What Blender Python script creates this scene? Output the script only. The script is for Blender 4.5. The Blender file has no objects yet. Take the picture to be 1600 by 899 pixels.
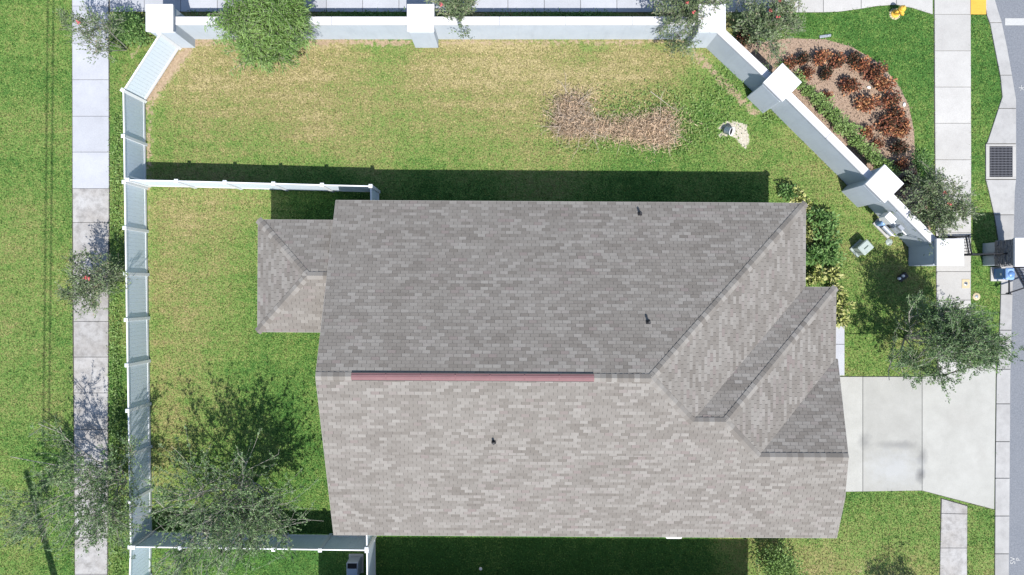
import bpy, math, random
import numpy as np
from mathutils import Vector, Matrix

# ------------------------------------------------------------------ camera, sky, sun, exposure
SC = bpy.context.scene
COL = SC.collection
H = 29.0                       # camera height above the lawn
S = 1.5 * H / 1600.0           # metres per photograph pixel at ground level
cam = bpy.data.cameras.new('camera')
cam.sensor_width = 36.0; cam.lens = 24.0; cam.clip_end = 3000.0; cam.clip_start = 0.5
cam_o = bpy.data.objects.new('camera', cam); COL.objects.link(cam_o)
cam_o.location = (0, 0, H); cam_o.rotation_euler = (0, 0, 0)
SC.camera = cam_o

SUN_EL = math.radians(57.5)
SH = Vector((-0.26, 0.966)).normalized()     # way the shadows fall on the ground
to_sun = Vector((-SH.x * math.cos(SUN_EL), -SH.y * math.cos(SUN_EL), math.sin(SUN_EL)))
world = bpy.data.worlds.new('World'); SC.world = world; world.use_nodes = True
wn = world.node_tree.nodes; wl = world.node_tree.links
sky = wn.new('ShaderNodeTexSky'); sky.sky_type = 'NISHITA'; sky.sun_disc = False
sky.sun_elevation = SUN_EL
sky.sun_rotation = math.atan2(to_sun.x, to_sun.y)
sky.air_density = 1.0; sky.dust_density = 0.6; sky.ozone_density = 1.2
bgn = wn['Background']; bgn.inputs['Strength'].default_value = 0.135
wl.new(sky.outputs['Color'], bgn.inputs['Color'])
sl = bpy.data.lights.new('sun', 'SUN'); sl.energy = 4.8; sl.angle = math.radians(0.53); sl.color = (1.0, 0.965, 0.92)
so = bpy.data.objects.new('sun', sl); COL.objects.link(so)
so.rotation_euler = to_sun.to_track_quat('Z', 'Y').to_euler(); so.location = (5, -12, 40)
SC.view_settings.view_transform = 'Standard'; SC.view_settings.look = 'None'
SC.view_settings.exposure = 0.87; SC.view_settings.gamma = 1.0; SC.view_settings.use_curve_mapping = False
SC.render.engine = 'CYCLES'

R = random.Random(7)
NR = np.random.RandomState(11)

# ------------------------------------------------------------------ helpers
def P(px, py, z=0.0):
    """point of height z seen at photograph pixel px,py"""
    f = S * (H - z) / H
    return Vector(((px - 800) * f, (449.5 - py) * f, z))
def G(px, py):
    return ((px - 800) * S, (449.5 - py) * S)

def tag(o, label=None, cat=None, group=None, kind=None):
    if label: o['label'] = label
    if cat: o['category'] = cat
    if group: o['group'] = group
    if kind: o['kind'] = kind
    return o

def empty(name, loc=(0, 0, 0), rz=0.0, label=None, cat=None, group=None):
    o = bpy.data.objects.new(name, None); COL.objects.link(o)
    o.location = loc; o.rotation_euler = (0, 0, rz); o.empty_display_size = 0.2
    return tag(o, label, cat, group)

def link_mesh(name, me, mat=None, parent=None, loc=None, rz=None):
    o = bpy.data.objects.new(name, me); COL.objects.link(o)
    if mat is not None and len(me.materials) == 0: me.materials.append(mat)
    if parent: o.parent = parent
    if loc is not None: o.location = loc
    if rz is not None: o.rotation_euler = (0, 0, rz)
    return o

class MB:
    """collects polygons; build() links them as one mesh object"""
    def __init__(self): self.v = []; self.f = []; self.t = []; self.sm = []
    def add(self, vs, fs, tint=0.5, smooth=False):
        n = len(self.v); self.v += [tuple(p) for p in vs]; self.f += [tuple(i + n for i in f) for f in fs]
        self.t += [tint] * len(vs); self.sm += [smooth] * len(fs); return self
    def box(self, c, s, rz=0.0, bev=0.0, tint=0.5, M=None):
        hx, hy, hz = s[0] / 2, s[1] / 2, s[2] / 2
        b = min(bev, hx * .9, hy * .9, hz * .9)
        if b <= 0:
            vs = [(x, y, z) for z in (-hz, hz) for x, y in ((-hx, -hy), (hx, -hy), (hx, hy), (-hx, hy))]
            fs = [(3, 2, 1, 0), (4, 5, 6, 7), (0, 1, 5, 4), (1, 2, 6, 5), (2, 3, 7, 6), (3, 0, 4, 7)]
        else:
            ring = lambda x, y, z: [(-x + b, -y, z), (x - b, -y, z), (x, -y + b, z), (x, y - b, z), (x - b, y, z), (-x + b, y, z), (-x, y - b, z), (-x, -y + b, z)]
            inn = lambda x, y, z: [(-x + b, -y + b, z), (x - b, -y + b, z), (x - b, -y + b, z), (x - b, y - b, z), (x - b, y - b, z), (-x + b, y - b, z), (-x + b, y - b, z), (-x + b, -y + b, z)]
            vs = ring(hx - b, hy - b, -hz) + ring(hx, hy, -hz + b) + ring(hx, hy, hz - b) + ring(hx - b, hy - b, hz)
            fs = [tuple(range(7, -1, -1)), tuple(range(24, 32))]
            for k in range(3):
                for i in range(8):
                    j = (i + 1) % 8; fs.append((k * 8 + i, k * 8 + j, k * 8 + 8 + j, k * 8 + 8 + i))
        ca, sa = math.cos(rz), math.sin(rz); c = Vector(c)
        if M is not None: vs = [M @ Vector(p) for p in vs]
        vs = [(c.x + p[0] * ca - p[1] * sa, c.y + p[0] * sa + p[1] * ca, c.z + p[2]) for p in vs]
        return self.add(vs, fs, tint)
    def tube(self, p0, p1, r0, r1=None, n=8, cap=True, tint=0.5, smooth=True):
        r1 = r0 if r1 is None else r1; p0 = Vector(p0); p1 = Vector(p1); d = (p1 - p0)
        if d.length < 1e-6: return self
        d.normalize(); a = d.orthogonal().normalized(); b = d.cross(a)
        vs = []
        for p, r in ((p0, r0), (p1, r1)):
            for i in range(n):
                t = 2 * math.pi * i / n; vs.append(p + (a * math.cos(t) + b * math.sin(t)) * r)
        fs = [(i, (i + 1) % n, n + (i + 1) % n, n + i) for i in range(n)]
        self.add(vs, fs, tint, smooth)
        if cap: self.add(vs[:n], [tuple(range(n - 1, -1, -1))], tint); self.add(vs[n:], [tuple(range(n))], tint)
        return self
    def lathe(self, c, prof, n=20, M=None, tint=0.5, smooth=True):
        vs = []; c = Vector(c)
        for r, z in prof:
            for i in range(n):
                t = 2 * math.pi * i / n; p = Vector((r * math.cos(t), r * math.sin(t), z))
                if M is not None: p = M @ p
                vs.append(c + p)
        fs = []
        for k in range(len(prof) - 1):
            for i in range(n):
                j = (i + 1) % n; fs.append((k * n + i, k * n + j, k * n + n + j, k * n + n + i))
        self.add(vs, fs, tint, smooth)
        if prof[-1][0] > 1e-4: self.add(vs[-n:], [tuple(range(n))], tint)
        if prof[0][0] > 1e-4: self.add(vs[:n], [tuple(range(n - 1, -1, -1))], tint)
        return self
    def prism(self, pts, z0, z1, bev=0.0, tint=0.5):
        """vertical prism over a counter-clockwise outline, top edge eased"""
        a = sum(pts[i][0] * pts[(i + 1) % len(pts)][1] - pts[(i + 1) % len(pts)][0] * pts[i][1] for i in range(len(pts)))
        if a < 0: pts = pts[::-1]
        n = len(pts); cx = sum(p[0] for p in pts) / n; cy = sum(p[1] for p in pts) / n
        vs = [(x, y, z0) for x, y in pts] + [(x, y, z1 - bev) for x, y in pts]
        fs = [(i, (i + 1) % n, n + (i + 1) % n, n + i) for i in range(n)]
        if bev > 0:
            for i, (x, y) in enumerate(pts):
                p = Vector(pts[i - 1]); q = Vector(pts[(i + 1) % n]); c = Vector((x, y))
                u = (p - c).normalized() + (q - c).normalized()
                if u.length < 1e-3: d = (q - c).normalized(); u = Vector((-d.y, d.x))
                else:
                    u.normalize(); e = (q - c).normalized()
                    if e.x * u.y - e.y * u.x < 0: u = -u
                vs.append((x + u.x * bev, y + u.y * bev, z1))
            fs += [(n + i, n + (i + 1) % n, 2 * n + (i + 1) % n, 2 * n + i) for i in range(n)]
            fs.append(tuple(range(2 * n, 3 * n)))
        else: fs.append(tuple(range(n, 2 * n)))
        return self.add(vs, fs, tint)
    def mesh(self, name):
        me = bpy.data.meshes.new(name); me.from_pydata(self.v, [], self.f)
        at = me.attributes.new('tint', 'FLOAT', 'POINT'); at.data.foreach_set('value', np.array(self.t, dtype=np.float32))
        me.polygons.foreach_set('use_smooth', np.array(self.sm, dtype=bool)); me.update(); return me
    def build(self, name, mat, parent=None, loc=None, rz=None):
        return link_mesh(name, self.mesh(name), mat, parent, loc, rz)

def np_mesh(name, verts, faces, attrs=None):
    """faces: (n,k) array; fast path for leaves, blades and shingles"""
    me = bpy.data.meshes.new(name); nv = len(verts); nf, k = faces.shape
    me.vertices.add(nv); me.vertices.foreach_set('co', np.ascontiguousarray(verts, dtype=np.float32).ravel())
    me.loops.add(nf * k); me.loops.foreach_set('vertex_index', np.ascontiguousarray(faces, dtype=np.int32).ravel())
    me.polygons.add(nf); me.polygons.foreach_set('loop_start', np.arange(0, nf * k, k, dtype=np.int32))
    for key, val in (attrs or {}).items():
        a = me.attributes.new(key, 'FLOAT', 'POINT'); a.data.foreach_set('value', np.ascontiguousarray(val, dtype=np.float32))
    me.polygons.foreach_set('use_smooth', np.zeros(nf, dtype=bool))
    me.update(calc_edges=True); return me

def in_poly(x, y, poly):
    ins = np.zeros(x.shape, bool); n = len(poly)
    for i in range(n):
        x0, y0 = poly[i]; x1, y1 = poly[(i + 1) % n]
        if y0 == y1: continue
        c = ((y0 > y) != (y1 > y)) & (x < (x1 - x0) * (y - y0) / (y1 - y0) + x0); ins ^= c
    return ins

# ------------------------------------------------------------------ materials
class NT:
    def __init__(self, name):
        self.m = bpy.data.materials.new(name); self.m.use_nodes = True
        self.n = self.m.node_tree.nodes; self.l = self.m.node_tree.links; self.b = self.n['Principled BSDF']
        self.co = self.n.new('ShaderNodeTexCoord').outputs['Object']
    def link(self, a, b): self.l.new(a, b); return self
    def noise(self, scale, detail=3, rough=0.55, vec=None, dist=0.0):
        n = self.n.new('ShaderNodeTexNoise'); n.inputs['Scale'].default_value = scale; n.inputs['Detail'].default_value = detail
        n.inputs['Roughness'].default_value = rough; n.inputs['Distortion'].default_value = dist
        self.l.new(vec or self.co, n.inputs['Vector']); return n.outputs['Fac']
    def attr(self, name):
        n = self.n.new('ShaderNodeAttribute'); n.attribute_name = name; return n.outputs['Fac']
    def rnd(self): return self.n.new('ShaderNodeObjectInfo').outputs['Random']
    def math(self, op, a, b=0.0, clamp=False):
        n = self.n.new('ShaderNodeMath'); n.operation = op; n.use_clamp = clamp
        for i, v in enumerate((a, b)):
            if isinstance(v, (int, float)): n.inputs[i].default_value = v
            else: self.l.new(v, n.inputs[i])
        return n.outputs[0]
    def ramp(self, fac, stops, interp='LINEAR'):
        n = self.n.new('ShaderNodeValToRGB'); e = n.color_ramp.elements; n.color_ramp.interpolation = interp
        while len(e) < len(stops): e.new(0.5)
        for i, (p, c) in enumerate(stops):
            e[i].position = p; e[i].color = (c, c, c, 1) if isinstance(c, (int, float)) else (*c, 1)
        self.l.new(fac, n.inputs['Fac']); return n.outputs['Color']
    def mix(self, fac, a, b, typ='MIX'):
        n = self.n.new('ShaderNodeMix'); n.data_type = 'RGBA'; n.blend_type = typ
        for s, v in ((n.inputs['Factor'], fac), (n.inputs['A'], a), (n.inputs['B'], b)):
            if isinstance(v, (int, float)): s.default_value = v if s.type == 'VALUE' else (v, v, v, 1)
            elif isinstance(v, tuple): s.default_value = (*v, 1)
            else: self.l.new(v, s)
        return n.outputs['Result']
    def bump(self, h, strength=0.3, dist=0.02):
        n = self.n.new('ShaderNodeBump'); n.inputs['Strength'].default_value = strength; n.inputs['Distance'].default_value = dist
        self.l.new(h, n.inputs['Height']); self.l.new(n.outputs['Normal'], self.b.inputs['Normal'])
    def out(self, col, rough=0.8, metal=0.0, spec=0.3):
        if isinstance(col, tuple): self.b.inputs['Base Color'].default_value = (*col, 1)
        else: self.l.new(col, self.b.inputs['Base Color'])
        self.b.inputs['Roughness'].default_value = rough; self.b.inputs['Metallic'].default_value = metal
        self.b.inputs['Specular IOR Level'].default_value = spec; return self.m

def plain(name, col, rough=0.6, metal=0.0, var=0.12, scale=6.0, bump=0.0, spec=0.3):
    t = NT(name); n = t.noise(scale, 4)
    c = t.mix(n, tuple(x * (1 - var) for x in col), tuple(min(1, x * (1 + var)) for x in col))
    if bump: t.bump(t.noise(scale * 12, 3), bump, 0.004)
    return t.out(c, rough, metal, spec)

def m_grass():
    t = NT('lawn_grass'); dry = t.attr('dry'); soil = t.attr('soil'); sand = t.attr('sand'); tone = t.attr('tone')
    fine = t.noise(17, 2, 0.6); mid = t.noise(3.2, 4, 0.65); big = t.noise(0.5, 3)
    f = t.math('ADD', dry, t.math('MULTIPLY', t.math('SUBTRACT', mid, 0.5), 0.85))
    f = t.math('ADD', f, t.math('MULTIPLY', t.math('SUBTRACT', fine, 0.5), 1.25))
    f = t.math('ADD', f, t.math('MULTIPLY', t.math('SUBTRACT', big, 0.5), 0.7))
    mp = t.n.new('ShaderNodeMapping'); mp.inputs['Scale'].default_value = (0.22, 2.4, 1.0); t.l.new(t.co, mp.inputs['Vector'])
    f = t.math('ADD', f, t.math('MULTIPLY', t.math('SUBTRACT', t.noise(1.0, 4, 0.6, mp.outputs[0]), 0.5), t.math('MULTIPLY', dry, 0.9)))
    f = t.math('ADD', f, t.math('MULTIPLY', t.math('SUBTRACT', tone, 0.5), 0.45), True)
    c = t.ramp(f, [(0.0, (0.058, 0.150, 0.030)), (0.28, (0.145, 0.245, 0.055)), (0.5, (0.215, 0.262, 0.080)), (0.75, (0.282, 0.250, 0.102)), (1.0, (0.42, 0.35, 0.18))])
    c = t.mix(t.ramp(t.noise(15, 4, 0.8), [(0.34, 0.36), (0.6, 1.0)]), (0, 0, 0), c)
    c = t.mix(1.0, c, t.ramp(tone, [(0.0, 0.6), (1.0, 1.3)]), 'MULTIPLY')
    so = t.ramp(t.noise(9, 5, 0.7), [(0.25, (0.16, 0.11, 0.07)), (0.75, (0.36, 0.28, 0.19))])
    sf = t.ramp(t.math('ADD', soil, t.math('MULTIPLY', t.math('SUBTRACT', t.noise(4.5, 5, 0.65), 0.5), 1.3)), [(0.42, 0.0), (0.6, 1.0)])
    c = t.mix(sf, c, so)
    sa = t.ramp(t.noise(14, 5, 0.7), [(0.3, (0.26, 0.225, 0.17)), (0.6, (0.43, 0.40, 0.33))])
    saf = t.ramp(t.math('ADD', sand, t.math('MULTIPLY', t.math('SUBTRACT', t.noise(5, 5, 0.65), 0.5), 1.0)), [(0.45, 0.0), (0.55, 1.0)])
    c = t.mix(saf, c, sa)
    t.bump(t.noise(24, 4, 0.7), 0.8, 0.05)
    return t.out(c, 0.85, 0, 0.12)

def m_concrete(name, a, b, stains=(), old=0.0):
    t = NT(name)
    geo = t.n.new('ShaderNodeNewGeometry').outputs['Position']
    c = t.mix(t.ramp(t.noise(0.9, 5, 0.6, geo), [(0.3, 0.0), (0.7, 1.0)]), a, b)
    c = t.mix(t.ramp(t.noise(45, 3, 0.6, geo), [(0.3, 0.86), (0.7, 1.06)]), (0, 0, 0), c)
    c = t.mix(1.0, c, t.ramp(t.rnd(), [(0.0, 0.9), (1.0, 1.06)]), 'MULTIPLY')
    if old:
        c = t.mix(t.ramp(t.noise(2.6, 6, 0.75, geo), [(0.45, 0.0), (0.75, old)]), c, tuple(x * 0.45 for x in a))
    for (px, py, rx, ry, st, colr) in stains:
        sp = t.n.new('ShaderNodeVectorMath'); sp.operation = 'SUBTRACT'; t.l.new(geo, sp.inputs[0]); gx, gy = G(px, py); sp.inputs[1].default_value = (gx, gy, 0)
        sc = t.n.new('ShaderNodeVectorMath'); sc.operation = 'MULTIPLY'; t.l.new(sp.outputs[0], sc.inputs[0]); sc.inputs[1].default_value = (1 / (rx * S), 1 / (ry * S), 0)
        ln = t.n.new('ShaderNodeVectorMath'); ln.operation = 'LENGTH'; t.l.new(sc.outputs[0], ln.inputs[0])
        d = t.math('ADD', ln.outputs['Value'], t.math('MULTIPLY', t.math('SUBTRACT', t.noise(2.5, 5, 0.7, geo), 0.5), 1.6))
        c = t.mix(t.ramp(d, [(0.15, st), (1.0, 0.0)]), c, colr)
    t.bump(t.noise(60, 3, 0.6, geo), 0.25, 0.004)
    return t.out(c, 0.85, 0, 0.2)

def m_shingle():
    t = NT('asphalt_shingle'); geo = t.n.new('ShaderNodeNewGeometry').outputs['Position']
    c = t.ramp(t.attr('tint'), [(0.0, (0.122, 0.110, 0.097)), (0.3, (0.143, 0.130, 0.116)), (0.5, (0.156, 0.143, 0.128)), (0.7, (0.174, 0.161, 0.145)), (0.88, (0.212, 0.199, 0.181)), (1.0, (0.165, 0.140, 0.130))])
    c = t.mix(t.ramp(t.noise(90, 3, 0.7, geo), [(0.25, 0.72), (0.75, 1.12)]), (0, 0, 0), c)
    c = t.mix(t.ramp(t.noise(0.7, 5, 0.6, geo), [(0.35, 0.0), (0.75, 0.45)]), c, (0.146, 0.134, 0.119))
    mp = t.n.new('ShaderNodeMapping'); mp.inputs['Scale'].default_value = (2.2, 0.35, 0.35); t.l.new(geo, mp.inputs['Vector'])
    c = t.mix(t.ramp(t.noise(1.0, 5, 0.65, mp.outputs[0]), [(0.42, 0.0), (0.75, 0.25)]), c, (0.112, 0.103, 0.092))
    t.bump(t.noise(140, 3, 0.7, geo), 0.5, 0.004)
    return t.out(c, 0.95, 0, 0.12)

def m_leaf(name, stops, rough=0.55, trans=0.15):
    t = NT(name); f = t.attr('tint')
    c = t.ramp(f, stops); m = t.out(c, rough, 0, 0.25)
    tr = t.n.new('ShaderNodeBsdfTranslucent'); t.l.new(c, tr.inputs['Color'])
    ms = t.n.new('ShaderNodeMixShader'); ms.inputs[0].default_value = trans
    t.l.new(t.b.outputs[0], ms.inputs[1]); t.l.new(tr.outputs[0], ms.inputs[2]); t.l.new(ms.outputs[0], t.n['Material Output'].inputs['Surface'])
    return m

def m_stucco(name, a, b):
    t = NT(name); geo = t.n.new('ShaderNodeNewGeometry').outputs['Position']
    c = t.mix(t.ramp(t.noise(1.2, 5, 0.6, geo), [(0.3, 0.0), (0.7, 1.0)]), a, b)
    mp = t.n.new('ShaderNodeMapping'); mp.inputs['Scale'].default_value = (3.0, 3.0, 0.35); t.l.new(geo, mp.inputs['Vector'])
    c = t.mix(t.ramp(t.noise(1.6, 5, 0.7, mp.outputs[0]), [(0.5, 0.0), (0.8, 0.28)]), c, tuple(x * 0.6 for x in a))
    t.bump(t.noise(70, 4, 0.6, geo), 0.3, 0.006); return t.out(c, 0.85, 0, 0.2)

M = {}
M['grass'] = m_grass()
M['conc'] = m_concrete('concrete_pale', (0.308, 0.299, 0.283), (0.357, 0.349, 0.330), old=0.12)
M['conc_new'] = m_concrete('concrete_new', (0.287, 0.294, 0.316), (0.333, 0.342, 0.364), old=0.08)
M['conc_old'] = m_concrete('concrete_weathered', (0.248, 0.233, 0.216), (0.323, 0.319, 0.314), old=0.85)
grey = (0.09, 0.09, 0.09)
M['drive'] = m_concrete('concrete_driveway', (0.264, 0.261, 0.239), (0.312, 0.309, 0.285), old=0.12, stains=(
    (1437, 742, 9, 14, 0.9, grey), (1440, 712, 11, 18, 0.55, grey), (1405, 695, 45, 9, 0.45, grey), (1350, 690, 14, 16, 0.4, grey),
    (1500, 650, 34, 22, 0.2, (0.2, 0.19, 0.17)), (1535, 710, 12, 18, 0.25, (0.2, 0.19, 0.17)), (1395, 730, 52, 36, 0.22, (0.39, 0.41, 0.44))))
M['kerb'] = m_concrete('concrete_kerb', (0.254, 0.249, 0.241), (0.306, 0.302, 0.293), old=0.35)
M['bed'] = plain('soil_under_slabs', (0.05, 0.045, 0.035), 0.95, 0, 0.3, 5)
def m_asphalt():
    t = NT('asphalt'); c = t.ramp(t.noise(16, 5, 0.85), [(0.3, (0.085, 0.092, 0.104)), (0.55, (0.135, 0.144, 0.160)), (0.75, (0.20, 0.212, 0.23))])
    c = t.mix(t.ramp(t.noise(0.8, 4), [(0.35, 0.0), (0.8, 0.35)]), c, (0.16, 0.165, 0.175)); t.bump(t.noise(60, 4, 0.7), 0.6, 0.01)
    return t.out(c, 0.9, 0, 0.2)
M['asphalt'] = m_asphalt()
M['paint'] = plain('road_paint', (0.316, 0.316, 0.306), 0.7, 0, 0.18, 14)
M['tactile'] = plain('tactile_yellow', (0.527, 0.264, 0.038), 0.7, 0, 0.08, 5)
M['shingle'] = m_shingle()
M['deck'] = plain('roof_felt', (0.045, 0.042, 0.04), 0.95, 0, 0.2, 8)
M['fascia'] = plain('fascia_paint', (0.250, 0.235, 0.216), 0.6, 0, 0.06, 3)
M['ridge_vent'] = plain('ridge_vent_red', (0.14, 0.068, 0.070), 0.75, 0.0, 0.14, 4, spec=0.4)
M['ridge_hi'] = plain('ridge_vent_pale', (0.185, 0.11, 0.11), 0.75, 0.0, 0.14, 4, spec=0.4)
M['black'] = plain('black_plastic', (0.018, 0.018, 0.02), 0.5, 0, 0.2, 10)
M['iron'] = plain('black_iron', (0.022, 0.023, 0.027), 0.45, 0.3, 0.2, 10)
M['stucco'] = m_stucco('wall_stucco', (0.343, 0.379, 0.416), (0.383, 0.420, 0.456))
M['cap'] = m_stucco('wall_cap_white', (0.443, 0.439, 0.450), (0.482, 0.479, 0.485))
M['house'] = m_stucco('house_stucco', (0.46, 0.43, 0.37), (0.52, 0.49, 0.43))
M['vinyl'] = plain('white_vinyl', (0.574, 0.590, 0.603), 0.4, 0, 0.03, 2, spec=0.45)
M['vinyl_board'] = plain('vinyl_board', (0.53, 0.595, 0.65), 0.42, 0, 0.05, 3, spec=0.45)
M['glass'] = plain('window_glass', (0.03, 0.035, 0.04), 0.08, 0, 0.1, 2, spec=0.6)
M['white'] = plain('white_paint', (0.576, 0.576, 0.568), 0.5, 0, 0.06, 4)
M['mulch'] = None
def m_mulch():
    t = NT('wood_mulch'); c = t.ramp(t.noise(22, 5, 0.75), [(0.28, (0.11, 0.07, 0.05)), (0.5, (0.25, 0.175, 0.125)), (0.72, (0.42, 0.325, 0.25))])
    c = t.mix(t.ramp(t.attr('tint'), [(0.0, 0.0), (1.0, 0.35)]), c, (0.38, 0.30, 0.23)); t.bump(t.noise(26, 4, 0.8), 0.9, 0.05); return t.out(c, 0.95, 0, 0.1)
M['mulch'] = m_mulch()
M['bark'] = plain('pale_bark', (0.25, 0.235, 0.20), 0.8, 0, 0.25, 9, 0.3)
M['bark_dark'] = plain('brown_bark', (0.11, 0.085, 0.065), 0.85, 0, 0.25, 9, 0.3)
M['leaf_grey'] = m_leaf('leaf_grey_green', [(0.0, (0.042, 0.080, 0.030)), (0.5, (0.098, 0.162, 0.062)), (0.85, (0.155, 0.225, 0.098)), (1.0, (0.23, 0.27, 0.15))])
M['leaf_green'] = m_leaf('leaf_green', [(0.0, (0.036, 0.092, 0.022)), (0.5, (0.090, 0.175, 0.045)), (1.0, (0.18, 0.27, 0.09))])
M['leaf_fresh'] = m_leaf('leaf_fresh_green', [(0.0, (0.060, 0.125, 0.022)), (0.5, (0.125, 0.210, 0.050)), (1.0, (0.215, 0.300, 0.105))])
M['leaf_hib'] = m_leaf('leaf_hibiscus', [(0.0, (0.048, 0.075, 0.030)), (0.5, (0.110, 0.155, 0.068)), (0.9, (0.20, 0.235, 0.135)), (1.0, (0.25, 0.21, 0.14))])
M['leaf_copper'] = m_leaf('leaf_copper', [(0.0, (0.018, 0.024, 0.014)), (0.25, (0.055, 0.040, 0.022)), (0.45, (0.125, 0.042, 0.028)), (0.7, (0.29, 0.105, 0.050)), (0.9, (0.44, 0.20, 0.085)), (1.0, (0.46, 0.27, 0.13))])
M['leaf_croton'] = m_leaf('leaf_croton', [(0.0, (0.022, 0.046, 0.012)), (0.45, (0.065, 0.105, 0.024)), (0.6, (0.24, 0.27, 0.07)), (1.0, (0.44, 0.43, 0.19))])
M['leaf_dead'] = m_leaf('leaf_dead', [(0.0, (0.17, 0.12, 0.08)), (0.4, (0.36, 0.28, 0.195)), (0.7, (0.48, 0.335, 0.22)), (1.0, (0.60, 0.47, 0.34))], 0.8, 0.1)
M['flower'] = m_leaf('flower_red', [(0.0, (0.42, 0.05, 0.06)), (1.0, (0.60, 0.16, 0.15))])
M['twig_dead'] = plain('dead_twig', (0.36, 0.30, 0.24), 0.9, 0, 0.35, 7)
M['hydrant'] = plain('hydrant_yellow', (0.594, 0.333, 0.041), 0.4, 0, 0.12, 6, spec=0.5)
M['blue'] = plain('blue_cabinet', (0.075, 0.16, 0.34), 0.4, 0, 0.1, 6, spec=0.5)
M['blue_pale'] = plain('blue_cover', (0.16, 0.27, 0.47), 0.4, 0, 0.1, 6, spec=0.5)
M['util'] = plain('utility_green_grey', (0.26, 0.30, 0.275), 0.5, 0, 0.08, 5)
M['util_dark'] = plain('utility_dark_green', (0.05, 0.075, 0.06), 0.5, 0, 0.1, 5)
M['grey'] = plain('grey_metal', (0.25, 0.27, 0.30), 0.45, 0.3, 0.1, 6)
M['steel'] = plain('grate_steel', (0.13, 0.13, 0.14), 0.55, 0.5, 0.2, 9)
M['dark'] = plain('dark_void', (0.008, 0.008, 0.009), 0.9, 0, 0.1, 4)
M['stone'] = plain('stone_veneer', (0.17, 0.165, 0.165), 0.9, 0, 0.5, 7, 0.3)
M['pad'] = plain('yellowish_concrete', (0.368, 0.312, 0.200), 0.85, 0, 0.12, 8)

# ------------------------------------------------------------------ ground plan in photograph pixels at ground level
LEFT_WALK = [(113, -60), (170, -60), (171, 295), (170, 480), (168, 960), (118, 960), (114, 480)]
TOP_WALK = [(171, -45), (1457, -45), (1457, 23), (1425, 13), (1400, 8), (1370, 10), (1340, 15), (1310, 19), (1280, 20), (171, 19)]
RIGHT_WALK = [(1459, -60), (1516, -60), (1517, 250), (1516, 590), (1464, 590), (1460, 250)]
DRIVE = [(1280, 588), (1440, 588), (1475, 586), (1530, 569), (1556, 553), (1553, 797), (1440, 767), (1280, 769)]
LOW_WALK = [(1470, 776), (1511, 788), (1511, 980), (1467, 980)]
ENTRY = [(1290, 508), (1319, 508), (1319, 587), (1290, 587)]
KERB_IN = [(1532, -60), (1537, 0), (1541, 25), (1546, 38), (1556, 90), (1562, 120), (1565, 152), (1542, 222), (1539, 226), (1539, 281), (1544, 300), (1553, 340), (1561, 390), (1563, 440), (1562, 480), (1559, 555), (1556, 590), (1554, 750), (1553, 980)]
KERB_OUT = [(1548, -60), (1554, 0), (1559, 18), (1564, 33), (1573, 75), (1581, 120), (1587, 156), (1587, 222), (1587, 226), (1587, 281), (1585, 300), (1584, 340), (1583, 390), (1582, 440), (1581, 480), (1579, 555), (1578, 590), (1577, 750), (1575, 980)]
MULCH = [(1128, 62), (1150, 70), (1190, 66), (1232, 60), (1290, 62), (1332, 74), (1372, 98), (1402, 130), (1420, 165), (1428, 205), (1430, 250), (1437, 290), (1452, 330), (1455, 372), (1408, 372), (1340, 299), (1192, 152), (1108, 68)]
HOUSE_FOOT = [(560, 340), (1200, 340), (1245, 450), (1245, 790), (560, 790)]
ROAD_EDGE = KERB_OUT
ROAD = KERB_OUT + [(2400, 980), (2400, -60)]
KERB = KERB_IN + KERB_OUT[::-1]
HARD = [LEFT_WALK, TOP_WALK, RIGHT_WALK, DRIVE, LOW_WALK, ENTRY, ROAD, KERB, MULCH, HOUSE_FOOT]

# how dry / bare the turf is: (px, py, dry, soil)
CTRL = [(10, 30, .28), (90, 60, .36), (25, 140, .2), (90, 180, .38), (30, 260, .34), (95, 320, .3), (30, 400, .45), (95, 420, .42), (30, 520, .42), (95, 560, .28), (40, 640, .42), (95, 720, .22), (30, 820, .36), (90, 880, .25),
 (180, 120, .12), (182, 260, .2), (180, 400, .12), (180, 600, .05), (180, 860, .2),
 (260, 120, .75), (330, 90, .72), (330, 160, .72), (300, 215, .45), (420, 130, .85), (420, 200, .62), (520, 100, .85), (530, 170, .66), (600, 160, .52), (680, 110, .84), (640, 200, .48), (760, 120, .88), (760, 180, .7), (760, 220, .46), (860, 100, .9), (850, 160, .8), (850, 215, .46), (950, 100, .82), (980, 130, .72), (1060, 80, .74), (1080, 120, .5), (1120, 150, .18), (1100, 200, .15), (1150, 170, .15), (960, 240, .4), (1100, 240, .46), (700, 248, .4), (400, 245, .36), (250, 245, .3),
 (260, 300, .66), (330, 320, .6), (400, 310, .6), (250, 400, .62), (300, 440, .52), (370, 420, .34), (260, 520, .55), (330, 540, .42), (400, 560, .22), (460, 560, .2), (270, 620, .58), (350, 620, .3), (460, 640, .15), (490, 720, .18), (480, 790, .25), (260, 740, .45), (330, 780, .3), (300, 870, .25), (400, 880, .0), (480, 880, .02), (540, 880, .05),
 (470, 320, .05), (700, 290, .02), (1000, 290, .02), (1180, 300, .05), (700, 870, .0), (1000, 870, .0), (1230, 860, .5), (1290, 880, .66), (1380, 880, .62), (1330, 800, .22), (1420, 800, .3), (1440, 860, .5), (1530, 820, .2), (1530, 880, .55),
 (1180, 210, .5), (1230, 240, .5), (1250, 290, .42), (1300, 340, .5), (1340, 340, .5), (1380, 380, .5), (1330, 450, .32), (1340, 540, .4), (1400, 575, .42), (1440, 440, .45), (1500, 540, .25), (1540, 480, .28), (1535, 540, .2), (1540, 420, .25), (1530, 320, .3),
 (1250, 40, .18), (1300, 40, .1), (1420, 60, .05), (1440, 120, .12), (1430, 200, .12), (1450, 240, .14), (1540, 60, .08), (1550, 150, .12), (1530, 220, .2), (1530, 280, .3), (600, 30, .1), (900, 30, .1), (1560, 840, .3)]
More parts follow.
